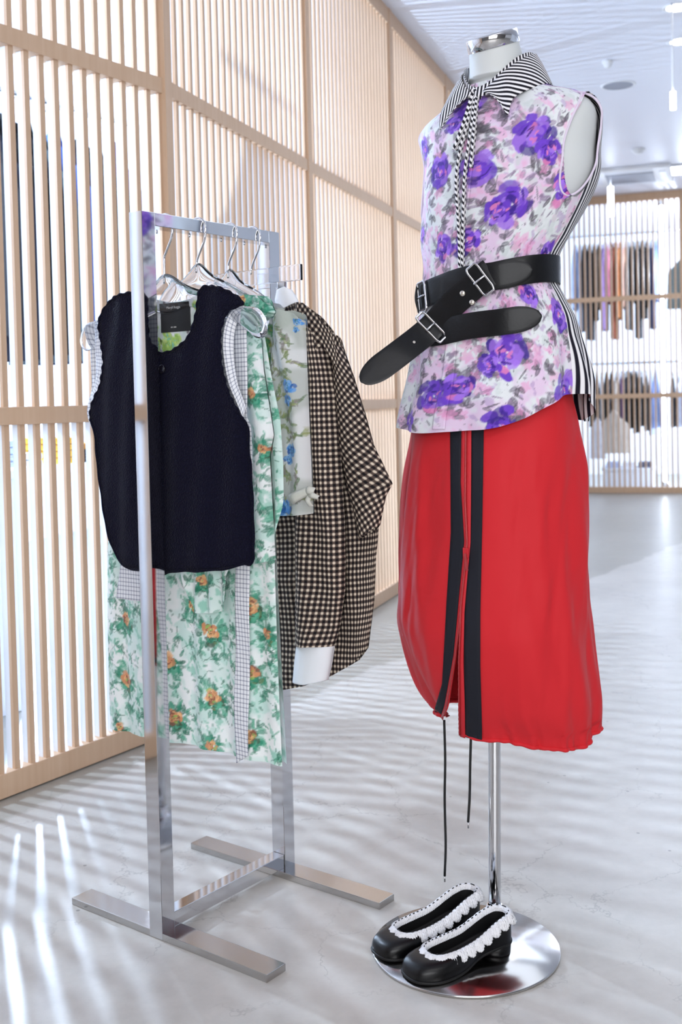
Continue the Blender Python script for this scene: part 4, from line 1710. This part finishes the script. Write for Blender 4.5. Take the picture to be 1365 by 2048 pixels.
def green_print(u, z, spots, seed=1, s=S2, dens=1700):
    p = Print(u, z, (216, 234, 229))
    p.wash((236, 241, 240), 22, .46, .62, seed + 3)
    p.wash((190, 224, 214), 34, .55, .66, seed + 5, .7)
    p.wash((140, 200, 180), 90, .64, .72, seed + 9, .75, .6, .5)
    R = np.random.RandomState(seed)
    lo, hi = (p.U.min(), p.V.min()), (p.U.max(), p.V.max())
    for k in range(dens):
        x, y, a = R.uniform(lo[0], hi[0]), R.uniform(lo[1], hi[1]), R.uniform(0, 6.28)
        p.leaf(x, y, R.uniform(.003, .0075), R.uniform(.0011, .0028), a, TEAL[R.randint(4)], R.uniform(.5, .95))
        if k % 5 == 0:
            for q in (-.8, 0, .8):
                p.leaf(x + .010 * math.cos(a + q), y + .010 * math.sin(a + q), .008, .0032, a + q, TEAL[R.randint(3)], .9)
            p.leaf(x - .008 * math.cos(a), y - .008 * math.sin(a), .014, .0008, a, TEAL[2], .8)
    for i, (x, y, r) in enumerate(spots):
        c = gp(s, x, y)
        p.sprig(c[0], c[1], r / 1000, 26, TEAL[:3], i + 50, .95)
        p.rose(c[0] + .004, c[1] - .008, r / 1000 * .75, ((70, 90, 70), TEAL[0], TEAL[1], (110, 130, 90)), i + 5)
        p.rose(c[0] - .002, c[1] + .004, r / 1000 * .66, ((140, 84, 70), (214, 146, 104), (236, 184, 130), (150, 190, 100)), i + 3)
    return p.c


dress = empty('floral_dress', rk(S2, 0, .5), 'long mint green floral dress with grey check facings behind the navy vest', 'dress')
SPOTS = [(262, 1240, 26), (355, 1318, 30), (262, 1360, 28), (437, 1262, 28), (440, 1392, 28), (368, 1432, 28), (400, 1210, 20), (432, 1165, 18), (512, 1215, 26), (514, 1345, 26),
         (512, 1470, 24), (440, 1490, 18), (505, 1100, 20), (250, 1455, 16), (520, 1090, 18), (540, 1270, 16)]
top = gpl(S2, [(250, 640), (300, 610), (380, 592), (440, 600), (505, 640)])
left = gpl(S2, [(250, 640), (235, 800), (222, 1000), (218, 1100), (219, 1250), (224, 1455)])
right = gpl(S2, [(505, 640), (520, 740), (540, 840), (546, 930), (549, 1100), (556, 1300), (566, 1532)])
bot = gpl(S2, [(224, 1455), (290, 1466), (330, 1472), (400, 1486), (468, 1502), (520, 1518), (566, 1532)])
UZ, A_, B_ = coons(top, bot, left, right, 190, 420)


def dress_depth(UZ, A_, B_):
    d = .022 * np.sqrt(np.clip(1 - (2 * A_ - 1) ** 2, 0, 1)) + (.002 + .004 * B_) * np.sin(UZ[..., 0] * 62 + 1.2 * np.sin(UZ[..., 1] * 3)) + .0015 * np.sin(UZ[..., 0] * 140 + 2)
    return d - .030 * smooth(.5, .40, B_)


grid('dress_front', lift(S2, UZ, dress_depth(UZ, A_, B_)), PRINTM, dress, False, True, green_print(UZ[..., 0], UZ[..., 1], SPOTS))
UZ2, A2, B2 = coons(top, bot, left, right, 60, 120)
grid('dress_back', lift(S2, UZ2, -.022 * np.sqrt(np.clip(1 - (2 * A2 - 1) ** 2, 0, 1)) - .012 * B2), PRINTM, dress, False, False, green_print(UZ2[..., 0], UZ2[..., 1], [], 1, S2, 100))


def strip2d(name, pts_l, pts_r, s, d, m, parent, n=120, k=12, wave=0.0, solid=.0012):
    Lc, Rc = poly(gpl(s - d, pts_l), n), poly(gpl(s - d, pts_r), n)
    w = np.linspace(0, 1, k)
    UZ = Lc[None] * (1 - w)[:, None, None] + Rc[None] * w[:, None, None]
    dd = d + wave * np.sin(UZ[..., 1] * 25 + UZ[..., 0] * 30)
    return UZ, grid(name, lift(s, UZ, dd), m, parent, False, False, None, UZ, solid)


strip2d('check_facing', [(473, 1100), (471, 1250), (470, 1400), (472, 1527)], [(499, 1100), (500, 1250), (498, 1400), (497, 1512)], S2, .034, CHECK, dress, 80, 10, .002)
strip2d('check_facing', [(296, 1100), (297, 1250), (300, 1380), (304, 1480)], [(316, 1100), (317, 1250), (318, 1380), (320, 1478)], S2, .030, CHECK, dress, 80, 10, .002)
strip2d('check_hem_flap', [(238, 1080), (240, 1130), (234, 1196)], [(300, 1080), (300, 1130), (300, 1206)], S2, .030, CHECK, dress, 40, 16, .002)
# gathered tier hanging in front
tl_, tr_, bl_, br_ = (322, 1090), (470, 1090), (330, 1190), (452, 1226)
UZt, At, Bt = coons(gpl(S2 - .036, [tl_, tr_]), gpl(S2 - .036, [(384, 1222), (410, 1228), (452, 1222)]), gpl(S2 - .036, [tl_, (365, 1150), (384, 1222)]), gpl(S2 - .036, [tr_, (455, 1150), (452, 1222)]), 70, 80)
grid('gathered_tier', lift(S2, UZt, .036 + .006 * np.sin(UZt[..., 0] * 160) * (.3 + Bt)), PRINTM, dress, False, True, green_print(UZt[..., 0], UZt[..., 1], [(400, 1210, 18), (430, 1160, 18)], 7, S2, 60), None, .0012)
# puffed shoulder and the soft sleeve falling on the right
def puff(name, top, bot, left, right, s, d0, amp, colfn, parent, nu=70, nv=150, solid=.0012, wav=70, m=None):
    UZ, A_, B_ = coons(gpl(s - d0, top), gpl(s - d0, bot), gpl(s - d0, left), gpl(s - d0, right), nu, nv)
    prof = np.sqrt(np.clip(1 - (2 * A_ - 1) ** 2, 0, 1))
    d = d0 + amp * prof + amp * .30 * np.sin(UZ[..., 0] * wav + 9 * UZ[..., 1] + 1.5 * np.sin(UZ[..., 1] * 11)) * prof
    c = colfn(UZ[..., 0], UZ[..., 1]) if colfn else None
    o = grid(name, lift(s, UZ, d), m or PRINTM, parent, False, True, c, None if c is not None else UZ, 0)
    grid(name + '_back', lift(s, UZ[::2, ::2], d0 - amp * .8 * prof[::2, ::2]), m or PRINTM, parent, False, False,
         colfn(UZ[::2, ::2, 0], UZ[::2, ::2, 1]) if colfn else None, None if c is not None else UZ[::2, ::2], 0)
    return o


puff('shoulder_puff', [(472, 604), (500, 590), (528, 592), (545, 612)], [(478, 642), (505, 640), (525, 640), (546, 634)], [(472, 604), (470, 625), (478, 642)], [(545, 612), (551, 624), (546, 634)],
     S2, .004, .022, lambda u, z: green_print(u, z, [(500, 605, 16)], 11, S2, 60), dress, 50, 40)
puff('sleeve', [(488, 690), (505, 640), (520, 640)], [(496, 1120), (520, 1126), (552, 1120)], [(488, 690), (496, 800), (500, 900), (504, 1000), (496, 1120)], [(520, 640), (528, 740), (542, 830), (548, 870), (540, 910), (545, 1000), (552, 1120)],
     S2, .004, .020, lambda u, z: green_print(u, z, [(506, 962, 16), (520, 790, 18), (540, 900, 14), (510, 1100, 16)], 13, S2, 160), dress, 60, 190)

# --- sheer pale floral blouse -------------------------------------------------
def blue_print(u, z):
    p = Print(u, z, (192, 197, 192))
    p.wash((222, 224, 224), 14, .45, .62, 3)
    p.wash((178, 186, 176), 18, .52, .68, 9, .7)
    p.wash((176, 178, 140), 60, .68, .76, 12, .55, .5, .6)
    R = np.random.RandomState(5)
    OL = ((122, 140, 84), (150, 160, 96), (96, 124, 84), (140, 132, 130))
    for (x, y) in ((570, 700), (560, 760), (572, 860), (560, 950), (590, 830), (600, 960), (585, 670), (575, 920), (610, 870), (560, 1000), (595, 720), (552, 830), (580, 990), (600, 690), (566, 800), (604, 740), (584, 760), (556, 905), (612, 930), (568, 970), (606, 850), (590, 880), (575, 640), (558, 680), (598, 1000), (612, 800), (563, 735)):
        c = gp(S3, x, y)
        a = R.uniform(0, 6.28)
        for k in range(12):
            q = a + R.uniform(-1.2, 1.2)
            d = .003 + .004 * k
            p.leaf(c[0] + d * math.cos(a) + R.uniform(-.004, .004), c[1] + d * math.sin(a), R.uniform(.005, .011), R.uniform(.0012, .003), q, OL[R.randint(4)], .85)
    BL = ((36, 96, 170), (84, 150, 220), (140, 188, 232), (60, 130, 140))
    for (x, y, r, sd) in ((598, 772, 17, 1), (594, 800, 13, 2), (600, 900, 16, 3), (594, 918, 12, 4), (582, 1012, 24, 5), (608, 645, 9, 6), (605, 660, 7, 7), (545, 870, 12, 9), (560, 1020, 14, 10)):
        c = gp(S3, x, y)
        p.rose(c[0], c[1], r / 1000, BL, sd)
    for (x, y, r) in ((532, 690, 22), (540, 720, 18), (548, 660, 14)):
        c = gp(S3, x, y)
        p.rose(c[0], c[1], r / 1000, ((40, 100, 70), (70, 140, 90), (110, 160, 100), (150, 150, 70)), x)
    return p.c


SHEER = fabric_print('sheer_printed_organza', .7, 900, .1, .9)
sheer = empty('sheer_blouse', rk(S3, 0, 1.0), 'pale sheer floral blouse with blue flowers and a bow cuff', 'blouse')
puff('bodice', [(400, 640), (470, 610), (520, 600), (570, 618)], [(420, 1000), (480, 1010), (520, 1012), (560, 1005)], [(400, 640), (405, 800), (420, 1000)], [(570, 618), (556, 700), (552, 850), (560, 1005)],
     S3, .0, .020, blue_print, sheer, 90, 140, wav=60, m=SHEER)
puff('sleeve', [(548, 622), (575, 620), (600, 628), (612, 642)], [(554, 1028), (580, 1030), (605, 1029), (627, 1027)], [(548, 622), (546, 700), (544, 800), (548, 900), (554, 1028)],
     [(612, 642), (614, 700), (618, 800), (622, 900), (625, 975), (627, 1027)], S3, .006, .026, blue_print, sheer, 80, 260, wav=95, m=SHEER)
BOWM = mat('bow_ribbon', (206, 206, 196), .7, vary=.12, vscale=90)
for A, B in (([(577, 990), (590, 985), (612, 975)], [(586, 1010), (598, 1003), (618, 990)]), ([(612, 975), (622, 972), (632, 976)], [(613, 990), (622, 988), (630, 990)]),
             ([(618, 985), (630, 985), (640, 992)], [(616, 996), (628, 996), (638, 999)]), ([(614, 990), (615, 1000), (618, 1012)], [(624, 992), (625, 1002), (628, 1012)])):
    a3, b3 = [lift(S3, gpl(S3 - .042, q), np.array([.040, .048, .042])) for q in (A, B)]
    ribbon_patch('cuff_bow', a3, b3, BOWM, sheer, 16, 5, .004, -RA)

# --- gingham shirt -------------------------------------------------------------
GING = pat_mat('brown_black_gingham', 'check', ((222, 208, 188), (88, 74, 68), (12, 10, 16)), .0108, .54, .8, 0, .2)
shirt = empty('gingham_shirt', rk(S4, 0, .55), 'black and cream gingham shirt with white collar and cuff hung last on the rack', 'shirt')


def ging(name, top, bot, left, right, s, d0, amp, rot=0.0, nu=60, nv=120, wav=60, back=True, shear=0.0, noise=0.0):
    UZ, A_, B_ = coons(gpl(s - d0, top), gpl(s - d0, bot), gpl(s - d0, left), gpl(s - d0, right), nu, nv)
    prof = np.sqrt(np.clip(1 - (2 * A_ - 1) ** 2, 0, 1))
    d = d0 + amp * prof + amp * .18 * np.sin(UZ[..., 0] * wav + 7 * UZ[..., 1]) * prof + noise * (fbm(UZ[..., 0] * 14, UZ[..., 1] * 9, 4) - .5)
    c, s_ = math.cos(rot), math.sin(rot)
    # cloth coordinates follow the curve of the volume, so the checks crowd towards the edges
    th_ = np.arcsin(np.clip(2 * A_ - 1, -1, 1)) / np.pi + .5
    wid = np.linalg.norm(UZ[-1] - UZ[0], axis=-1).mean()
    uu = (A_ * .4 + th_ * .6) * wid * 1.25
    vv = UZ[..., 1] + shear * UZ[..., 0]
    pat = np.stack([uu * c + vv * s_, -uu * s_ + vv * c], -1)
    o = grid(name, lift(s, UZ, d), GING, shirt, False, True, None, pat)
    if back:
        grid(name + '_back', lift(s, UZ[::2, ::2], d0 - amp * .6 * prof[::2, ::2]), GING, shirt, False, False, None, pat[::2, ::2])
    return o


ging('body', [(480, 640), (560, 606), (600, 606), (640, 634), (668, 664)], [(490, 1330), (566, 1378), (620, 1368), (665, 1352), (715, 1325), (738, 1296)], [(480, 640), (500, 900), (495, 1100), (490, 1330)],
     [(668, 664), (700, 735), (728, 830), (744, 900), (758, 990), (756, 1060), (750, 1200), (738, 1296)], S4, -.012, .018, .10, 120, 200, 40, True, .0, .02)
ging('far_sleeve', [(664, 668), (672, 672), (684, 692)], [(722, 1080), (745, 1065), (760, 1050)], [(664, 668), (668, 760), (680, 880), (700, 980), (722, 1080)],
     [(684, 692), (708, 755), (732, 832), (748, 890), (785, 968), (772, 992), (760, 1050)], S4, .012, .020, .62, 60, 130, 50, True, .0, .012)
ging('near_sleeve', [(600, 640), (618, 634), (640, 645), (660, 690)], [(596, 1290), (620, 1286), (645, 1287), (668, 1292)], [(600, 640), (606, 760), (604, 900), (600, 1050), (596, 1290)],
     [(660, 690), (676, 790), (684, 900), (690, 1030), (692, 1180), (680, 1255), (668, 1292)], S4, .022, .042, .0, 80, 220, 60, True, .0, .010)
ging('yoke', [(590, 604), (612, 606), (640, 632), (664, 664)], [(600, 735), (612, 720), (650, 690), (676, 735)], [(590, 604), (594, 670), (600, 735)], [(664, 664), (672, 700), (676, 735)], S4, .052, .008, .75, 40, 50, 60, False)
WHITEC = mat('white_poplin', (238, 240, 244), .7, bump=(60, .2, .004))


def plain(name, top, bot, left, right, s, d0, amp, m, parent, nu=30, nv=30):
    UZ, A_, B_ = coons(gpl(s - d0, top), gpl(s - d0, bot), gpl(s - d0, left), gpl(s - d0, right), nu, nv)
    d = d0 + amp * np.sqrt(np.clip(1 - (2 * A_ - 1) ** 2, 0, 1))
    return grid(name, lift(s, UZ, d), m, parent, False, True, None, None, .002)


plain('cuff', [(598, 1290), (632, 1285), (669, 1292)], [(591, 1361), (625, 1364), (657, 1359)], [(598, 1290), (594, 1325), (591, 1361)], [(669, 1292), (664, 1326), (657, 1359)], S4, .022, .030, WHITEC, shirt)
plain('cuff_back', [(598, 1292), (632, 1287), (669, 1294)], [(591, 1359), (625, 1356), (657, 1357)], [(598, 1292), (594, 1325), (591, 1359)], [(669, 1294), (664, 1326), (657, 1357)], S4, .022, -.014, WHITEC, shirt)
plain('collar', [(556, 582), (576, 574), (584, 580)], [(556, 616), (572, 619), (598, 604)], [(556, 582), (552, 600), (556, 616)], [(584, 580), (592, 592), (598, 604)], S4, .016, .012, WHITEC, shirt)

# ------------------------------------------------------------------ clothes and fittings behind the screens
def bp(px, py, s):
    """(e, z) where a pixel meets the plane at distance s along the shop"""
    P = at_plane(px, py, wpt(s, 0, 0), np.array([WD[0], WD[1], 0]))
    return P[0] * WE[0] + P[1] * WE[1], P[2]


def garment_mesh(name, h, wide=.40, thick=.06, sleeve=True):
    """hanging top seen from any side: sloping shoulders, soft thickness; origin at the neck, local x = across shoulders"""
    nz, nx = 14, 13
    V, F = [], []
    for side in (1, -1):
        for i in range(nz):
            q = i / (nz - 1)
            z = -h * q
            hw = wide / 2 * min(1.0, .22 + 3.2 * q if q < .25 else 1.0) * (1 + .10 * q)
            for j in range(nx):
                x = -1 + 2 * j / (nx - 1)
                t = thick / 2 * math.sqrt(max(0, 1 - x * x)) * (.35 + .65 * min(1, q * 3))
                fold = .10 * thick * math.sin(j * 1.9 + i * .25)
                zz = z - (.10 * abs(x) ** 1.6) * (1 - q) * (wide / .4)
                V.append((x * hw, side * t + fold, zz))
    for sd in (0, 1):
        o_ = sd * nz * nx
        for i in range(nz - 1):
            for j in range(nx - 1):
                f = (o_ + i * nx + j, o_ + i * nx + j + 1, o_ + (i + 1) * nx + j + 1, o_ + (i + 1) * nx + j)
                F.append(f if sd else f[::-1])
    me = bpy.data.meshes.new(name)
    me.from_pydata(V, [], F)
    me.polygons.foreach_set('use_smooth', [True] * len(me.polygons))
    me.materials.append(WHITE)
    return me


GM = {}


def hang_garment(e, s, ztop, h, thick, col, label, group, turn=0.0, wide=.40, hook_=True, base_rot=None, pos=None, name='hanging_garment'):
    key = (round(h, 2), round(thick, 3), wide)
    if key not in GM:
        GM[key] = garment_mesh('garment_cloth', h, wide, thick)
    P = wpt(s, e, ztop) if pos is None else np.array(pos)
    ang = (math.atan2(WD[1], WD[0]) if base_rot is None else base_rot) + turn
    root = empty(name, P, label, 'garment', group)
    root.rotation_euler = (0, 0, ang)
    o = bpy.data.objects.new('cloth', GM[key])
    COL.objects.link(o)
    o.parent = root
    m = mat('garment_%d_%d_%d' % col, col, .85, vary=.25, vscale=14)
    o.material_slots[0].link = 'OBJECT'
    o.material_slots[0].material = m
    if hook_:
        if 'hook' not in GM:
            C = [(0, 0, -.02), (0, 0, .05)] + [(.022 - .022 * math.cos(q), 0, .06 + .022 * math.sin(q)) for q in np.linspace(0, 3.6, 8)]
            k = tube('hook', spline(C, 18), .0022, CHROME, None, 5)
            GM['hook'] = k.data
            bpy.data.objects.remove(k)
        kk = bpy.data.objects.new('hook', GM['hook'])
        COL.objects.link(kk)
        kk.parent = root
    return root


SB = 12.75
z_top = bp(1230, 484, SB)[1]
UPPER = [((176, 196, 240), 'pale blue'), ((206, 216, 240), 'icy white'), ((30, 24, 28), 'black'), ((52, 50, 56), 'charcoal'), ((40, 30, 24), 'dark brown'), ((96, 80, 64), 'tan brown'),
         ((186, 158, 220), 'lilac'), ((238, 150, 170), 'pink'), ((150, 84, 60), 'rust'), ((222, 150, 96), 'orange'), ((238, 186, 160), 'peach'), ((150, 148, 148), 'mid grey'),
         ((24, 24, 30), 'jet black'), ((44, 44, 52), 'soft black'), ((20, 20, 24), 'ink black'), ((34, 30, 30), 'brown black'), ((40, 52, 92), 'navy'), ((150, 178, 226), 'sky blue')]
for k, (c, nm) in enumerate(UPPER):
    px = 1152 + k * 9.6
    e, _ = bp(px, 540, SB)
    hang_garment(e, SB, z_top, (.74, .98, .68, 1.08, .86)[k % 5], .068, c, nm + ' garment hanging on the upper rail behind the back screen', 'clothes on the upper back rail', .06 * math.sin(k * 2.1))
e0, e1 = bp(1135, 470, SB)[0], bp(1700, 470, SB)[0]
rail = tube('clothes_rail', np.array([wpt(SB, e0, z_top + .085), wpt(SB, (e0 + e1) / 2, z_top + .085), wpt(SB, e1, z_top + .085)]), .012, CHROME, None, 10)
tag(rail, 'upper chrome clothes rail behind the back slatted screen', 'rail')
z_low = bp(1230, 742, SB)[1]
LOWER = [((40, 36, 36), 'black'), ((90, 80, 74), 'umber'), ((226, 228, 236), 'white'), ((30, 30, 34), 'jet black'), ((60, 56, 60), 'charcoal'), ((196, 186, 176), 'beige'), ((110, 84, 120), 'plum'),
         ((30, 34, 48), 'midnight'), ((52, 44, 40), 'brown'), ((24, 24, 28), 'ink black'), ((40, 40, 46), 'soft black'), ((70, 60, 54), 'bark brown'), ((176, 196, 236), 'pale blue'), ((120, 140, 190), 'steel blue')]
for k, (c, nm) in enumerate(LOWER):
    px = 1185 + k * 9.8
    e, _ = bp(px, 760, SB)
    hang_garment(e, SB, z_low, .62 + .05 * ((k * 7) % 5) / 2, .05, c, nm + ' garment hanging on the lower rail behind the back screen', 'clothes on the lower back rail', .1 * math.sin(k * 1.3))
rail = tube('clothes_rail', np.array([wpt(SB, e0, z_low + .085), wpt(SB, (e0 + e1) / 2, z_low + .085), wpt(SB, e1, z_low + .085)]), .012, CHROME, None, 10)
tag(rail, 'lower chrome clothes rail behind the back slatted screen', 'rail')
# two pieces shown face on in front of the rails, and a coat past the post
e, z = bp(1228, 815, 12.4)
hang_garment(e, 12.4, z, .50, .07, (186, 176, 166), 'beige dress facing out low behind the back screen', 'display pieces behind the back screen', math.pi / 2, .30)
e, z = bp(1196, 830, 12.4)
hang_garment(e, 12.4, z, .48, .06, (222, 222, 230), 'white top facing out low behind the back screen', 'display pieces behind the back screen', math.pi / 2, .16)
e, z = bp(1372, 500, 12.4)
hang_garment(e, 12.4, z, .62, .08, (66, 74, 74), 'grey green coat facing out right of the lit post', 'display pieces behind the back screen', math.pi / 2, .36)
for k, (c, nm) in enumerate((((36, 36, 44), 'black'), ((206, 214, 236), 'white'), ((60, 70, 110), 'indigo'), ((30, 26, 30), 'dark'))):
    e, z = bp(1346 + 12 * k, 745, SB)
    hang_garment(e, SB, z, .6, .05, c, nm + ' garment right of the lit post on the lower rail', 'clothes on the lower back rail', .1 * k)
PLINTH = mat('white_plinth', (226, 230, 240), .5)
e0, z0 = bp(1205, 935, 12.5)
e1, _ = bp(1310, 935, 12.5)
pl = empty('display_plinth', wpt(12.6, (e0 + e1) / 2), 'low white display plinth behind the back screen', 'plinth')
obox('plinth_body', wpt(12.6, 0), (WE[0], WE[1], 0), (WD[0], WD[1], 0), UP, e0 + .02, e1 - .02, -.18, .25, 0, z0 - .03, PLINTH, pl, .004)
obox('plinth_top', wpt(12.6, 0), (WE[0], WE[1], 0), (WD[0], WD[1], 0), UP, e0, e1, -.2, .27, z0 - .03, z0, PLINTH, pl, .004)
# folded clothes on the plinth
for k, (c, nm) in enumerate((((190, 200, 230), 'pale blue'), ((230, 230, 236), 'white'), ((90, 92, 110), 'grey'))):
    ee = e0 + .12 + .17 * k
    f = empty('folded_garment', wpt(12.55, ee, z0), nm + ' folded garment on the low white plinth', 'garment', 'folded clothes on the plinth')
    m = mat('garment_%d_%d_%d' % c, c, .85)
    for q in range(3):
        obox('fold', wpt(12.55, 0), (WE[0], WE[1], 0), (WD[0], WD[1], 0), UP, ee - .07, ee + .07, -.1, .1, z0 + .02 * q, z0 + .019 + .02 * q, m, f, .006)
# upright light tubes at the posts
GLOW = mat('light_tube_glow', (255, 255, 255), .5, emit=(226, 238, 255), estr=9.0)
e, _ = bp(1329, 700, 12.16)
tb = empty('light_tube', wpt(12.16, e, .1), 'bright upright light tube behind the post of the back screen', 'lamp')
tube('tube_glass', np.array([wpt(12.16, e, .12), wpt(12.16, e, 1.5), wpt(12.16, e, 3.02)]), .026, GLOW, tb, 14)
tube('end_cap', np.array([wpt(12.16, e, 0), wpt(12.16, e, .12)]), .03, STEEL, tb, 14)
tube('end_cap', np.array([wpt(12.16, e, 3.02), wpt(12.16, e, 3.149)]), .03, STEEL, tb, 14)

# --- dark clothes behind the near screen ---
OFF = .75
nP = np.array([P1N[0], P1N[1], 0])
p0 = np.array([HINGE[0], HINGE[1], 0]) - nP * OFF


def sp(px, py):
    return at_plane(px, py, p0, nP)


NEAR = [(-40, (22, 22, 28), 'black'), (-12, (40, 44, 60), 'slate'), (12, (14, 14, 20), 'jet black'), (34, (16, 16, 20), 'ink black'), (58, (22, 24, 34), 'blue black'), (86, (96, 112, 118), 'grey teal'),
        (114, (76, 112, 196), 'bright blue'), (142, (28, 34, 72), 'navy'), (168, (14, 14, 18), 'soft black'), (196, (52, 54, 64), 'charcoal'), (232, (110, 70, 130), 'plum')]
zt = sp(100, 250)[2]
for k, (px, c, nm) in enumerate(NEAR):
    q = sp(px, 500)
    hang_garment(0, 0, 0, .86 if k % 3 else .8, .07, c, nm + ' long garment hanging behind the near screen', 'clothes behind the near screen', .08 * math.sin(k), .42, True,
                 math.atan2(P1N[1], P1N[0]), (q[0], q[1], zt - .02 * (k % 2)))
a_, b_ = sp(-120, 240), sp(300, 300)
r_ = tube('clothes_rail', np.array([(a_[0], a_[1], zt + .085), ((a_[0] + b_[0]) / 2, (a_[1] + b_[1]) / 2, zt + .085), (b_[0], b_[1], zt + .085)]), .012, CHROME, None, 10)
tag(r_, 'chrome clothes rail behind the near slatted screen', 'rail')
# low white unit with folded pieces
zc = sp(100, 930)[2]
d3 = np.array([P1[0], P1[1], 0])
o0 = p0 - nP * .1
un = empty('shelf_unit', o0 - d3 * .7, 'low white shelf unit behind the near screen', 'shelf')
obox('unit_body', o0, d3, nP, UP, -1.6, -.1, -.2, .2, 0, zc - .03, PLINTH, un, .004)
obox('unit_top', o0, d3, nP, UP, -1.62, -.08, -.22, .22, zc - .03, zc, PLINTH, un, .004)
for (x, c, nm, h) in ((18, (200, 214, 236), 'pale blue', .10), (60, (236, 236, 240), 'white', .07), (128, (232, 176, 60), 'yellow', .10), (182, (226, 160, 60), 'amber', .08), (160, (24, 26, 36), 'black', .05)):
    q = sp(x, 930)
    u = (q - o0) @ d3
    f = empty('folded_garment', o0 + d3 * u + UP * zc, nm + ' folded garment on the white shelf unit', 'garment', 'folded clothes on the shelf unit')
    m = mat('garment_%d_%d_%d' % c, c, .85)
    n_ = max(2, int(h / .025))
    for j in range(n_):
        obox('fold', o0, d3, nP, UP, u - .045, u + .045, -.12, .12, zc + j * .025, zc + j * .025 + .024, m, f, .008)

# --- ceiling fittings ---
LAMPG = mat('downlight_glow', (255, 255, 255), .5, emit=(255, 250, 240), estr=14.0)
th = np.linspace(0, 2 * np.pi, 32, endpoint=False)


def disc_rows(c, rows):
    return np.stack([np.stack([c[0] + r * np.cos(th), c[1] + r * np.sin(th), np.full_like(th, c[2] + z)], -1) for r, z in rows], 1)


for (x, y, nm) in ((1356, 15, 'at the top right corner of the ceiling'), (1362, 83, 'second from the top right corner of the ceiling')):
    c = at_z(x, y, CEIL_Z)
    d = empty('downlight', c, 'round recessed downlight ' + nm, 'lamp', 'ceiling downlights')
    grid('trim_ring', disc_rows(c, ((.058, -.001), (.072, -.006), (.080, -.004), (.082, 0))), WHITE, d, True)
    grid('lens', disc_rows(c, ((.001, -.002), (.058, -.002))), LAMPG, d, True)
c = at_z(1237, 170, CEIL_Z)
d = empty('ceiling_speaker', c, 'flat round grey grille in the ceiling right of the mannequin shoulder', 'speaker')
grid('rim', disc_rows(c, ((.100, -.006), (.108, -.008), (.116, -.005), (.118, 0))), WHITE, d, True)
grid('grille', disc_rows(c, ((.001, -.005), (.100, -.005))), mat('grey_grille', (150, 154, 166), .6), d, True)
for (x, y, nm, r) in ((1216, 122, 'small white dome sensor above the round ceiling grille', .035), (1278, 298, 'white dome sensor below the round ceiling grille', .055)):
    c = at_z(x, y, CEIL_Z)
    d = empty('smoke_detector', c, nm, 'detector')
    grid('base', disc_rows(c, ((r, -.001), (r, -.014), (r * .92, -.018), (.001, -.018))), WHITE, d, True)
    grid('dome', disc_rows(c, ((r * .75, -.018), (r * .68, -.034), (r * .4, -.044), (.001, -.046))), WHITE, d, True)
# air-conditioning cassette
c0 = at_z(1262, 348, CEIL_Z)
ac = empty('air_conditioner', c0, 'square white air conditioning cassette in the far ceiling', 'air conditioner')
D3, E3 = np.array([WD[0], WD[1], 0]), np.array([WE[0], WE[1], 0])
obox('casing', c0, E3, D3, UP, -.38, .38, -.38, .38, -.035, -.001, WHITE, ac, .006)
obox('intake_grille', c0, E3, D3, UP, -.22, .22, -.22, .22, -.045, -.033, mat('grey_grille', (150, 154, 166), .6), ac, .004)
for a, b in ((1, 0), (-1, 0), (0, 1), (0, -1)):
    obox('louvre', c0 + E3 * .30 * a + D3 * .30 * b, E3, D3, UP, -.03 if a else -.22, .03 if a else .22, -.03 if b else -.22, .03 if b else .22, -.042, -.034, PLINTH, ac, .003)
# ceiling light panel beside it
c0 = at_z(1345, 338, CEIL_Z)
lp = empty('ceiling_lamp', c0, 'bright square light panel in the far ceiling beside the air conditioner', 'lamp')
obox('frame', c0, E3, D3, UP, -.2, .2, -.2, .2, -.02, -.001, WHITE, lp, .004)
obox('diffuser', c0, E3, D3, UP, -.18, .18, -.18, .18, -.026, -.018, GLOW, lp, .003)
# pendant tube lamps
for (x, y0, y1, dep, nm) in ((1222, 374, 432, 10.8, 'slim white pendant tube lamp hanging before the back screen'), (1347, 184, 219, 6.3, 'slim white pendant tube lamp at the right edge')):
    top_ = at_plane(x, y0, wpt(dep, 0, 0), D3)
    bot_ = at_plane(x, y1, wpt(dep, 0, 0), D3)
    d = empty('pendant_lamp', (top_[0], top_[1], bot_[2]), nm, 'lamp', 'pendant tube lamps')
    tube('lamp_tube', np.array([(top_[0], top_[1], bot_[2]), (top_[0], top_[1], (bot_[2] + top_[2]) / 2), (top_[0], top_[1], top_[2])]), .026 * dep / 10.8, GLOW, d, 14)
    tube('stem', np.array([(top_[0], top_[1], top_[2]), (top_[0], top_[1], max(CEIL_Z, top_[2] + .02))]), .006, WHITE, d, 8)
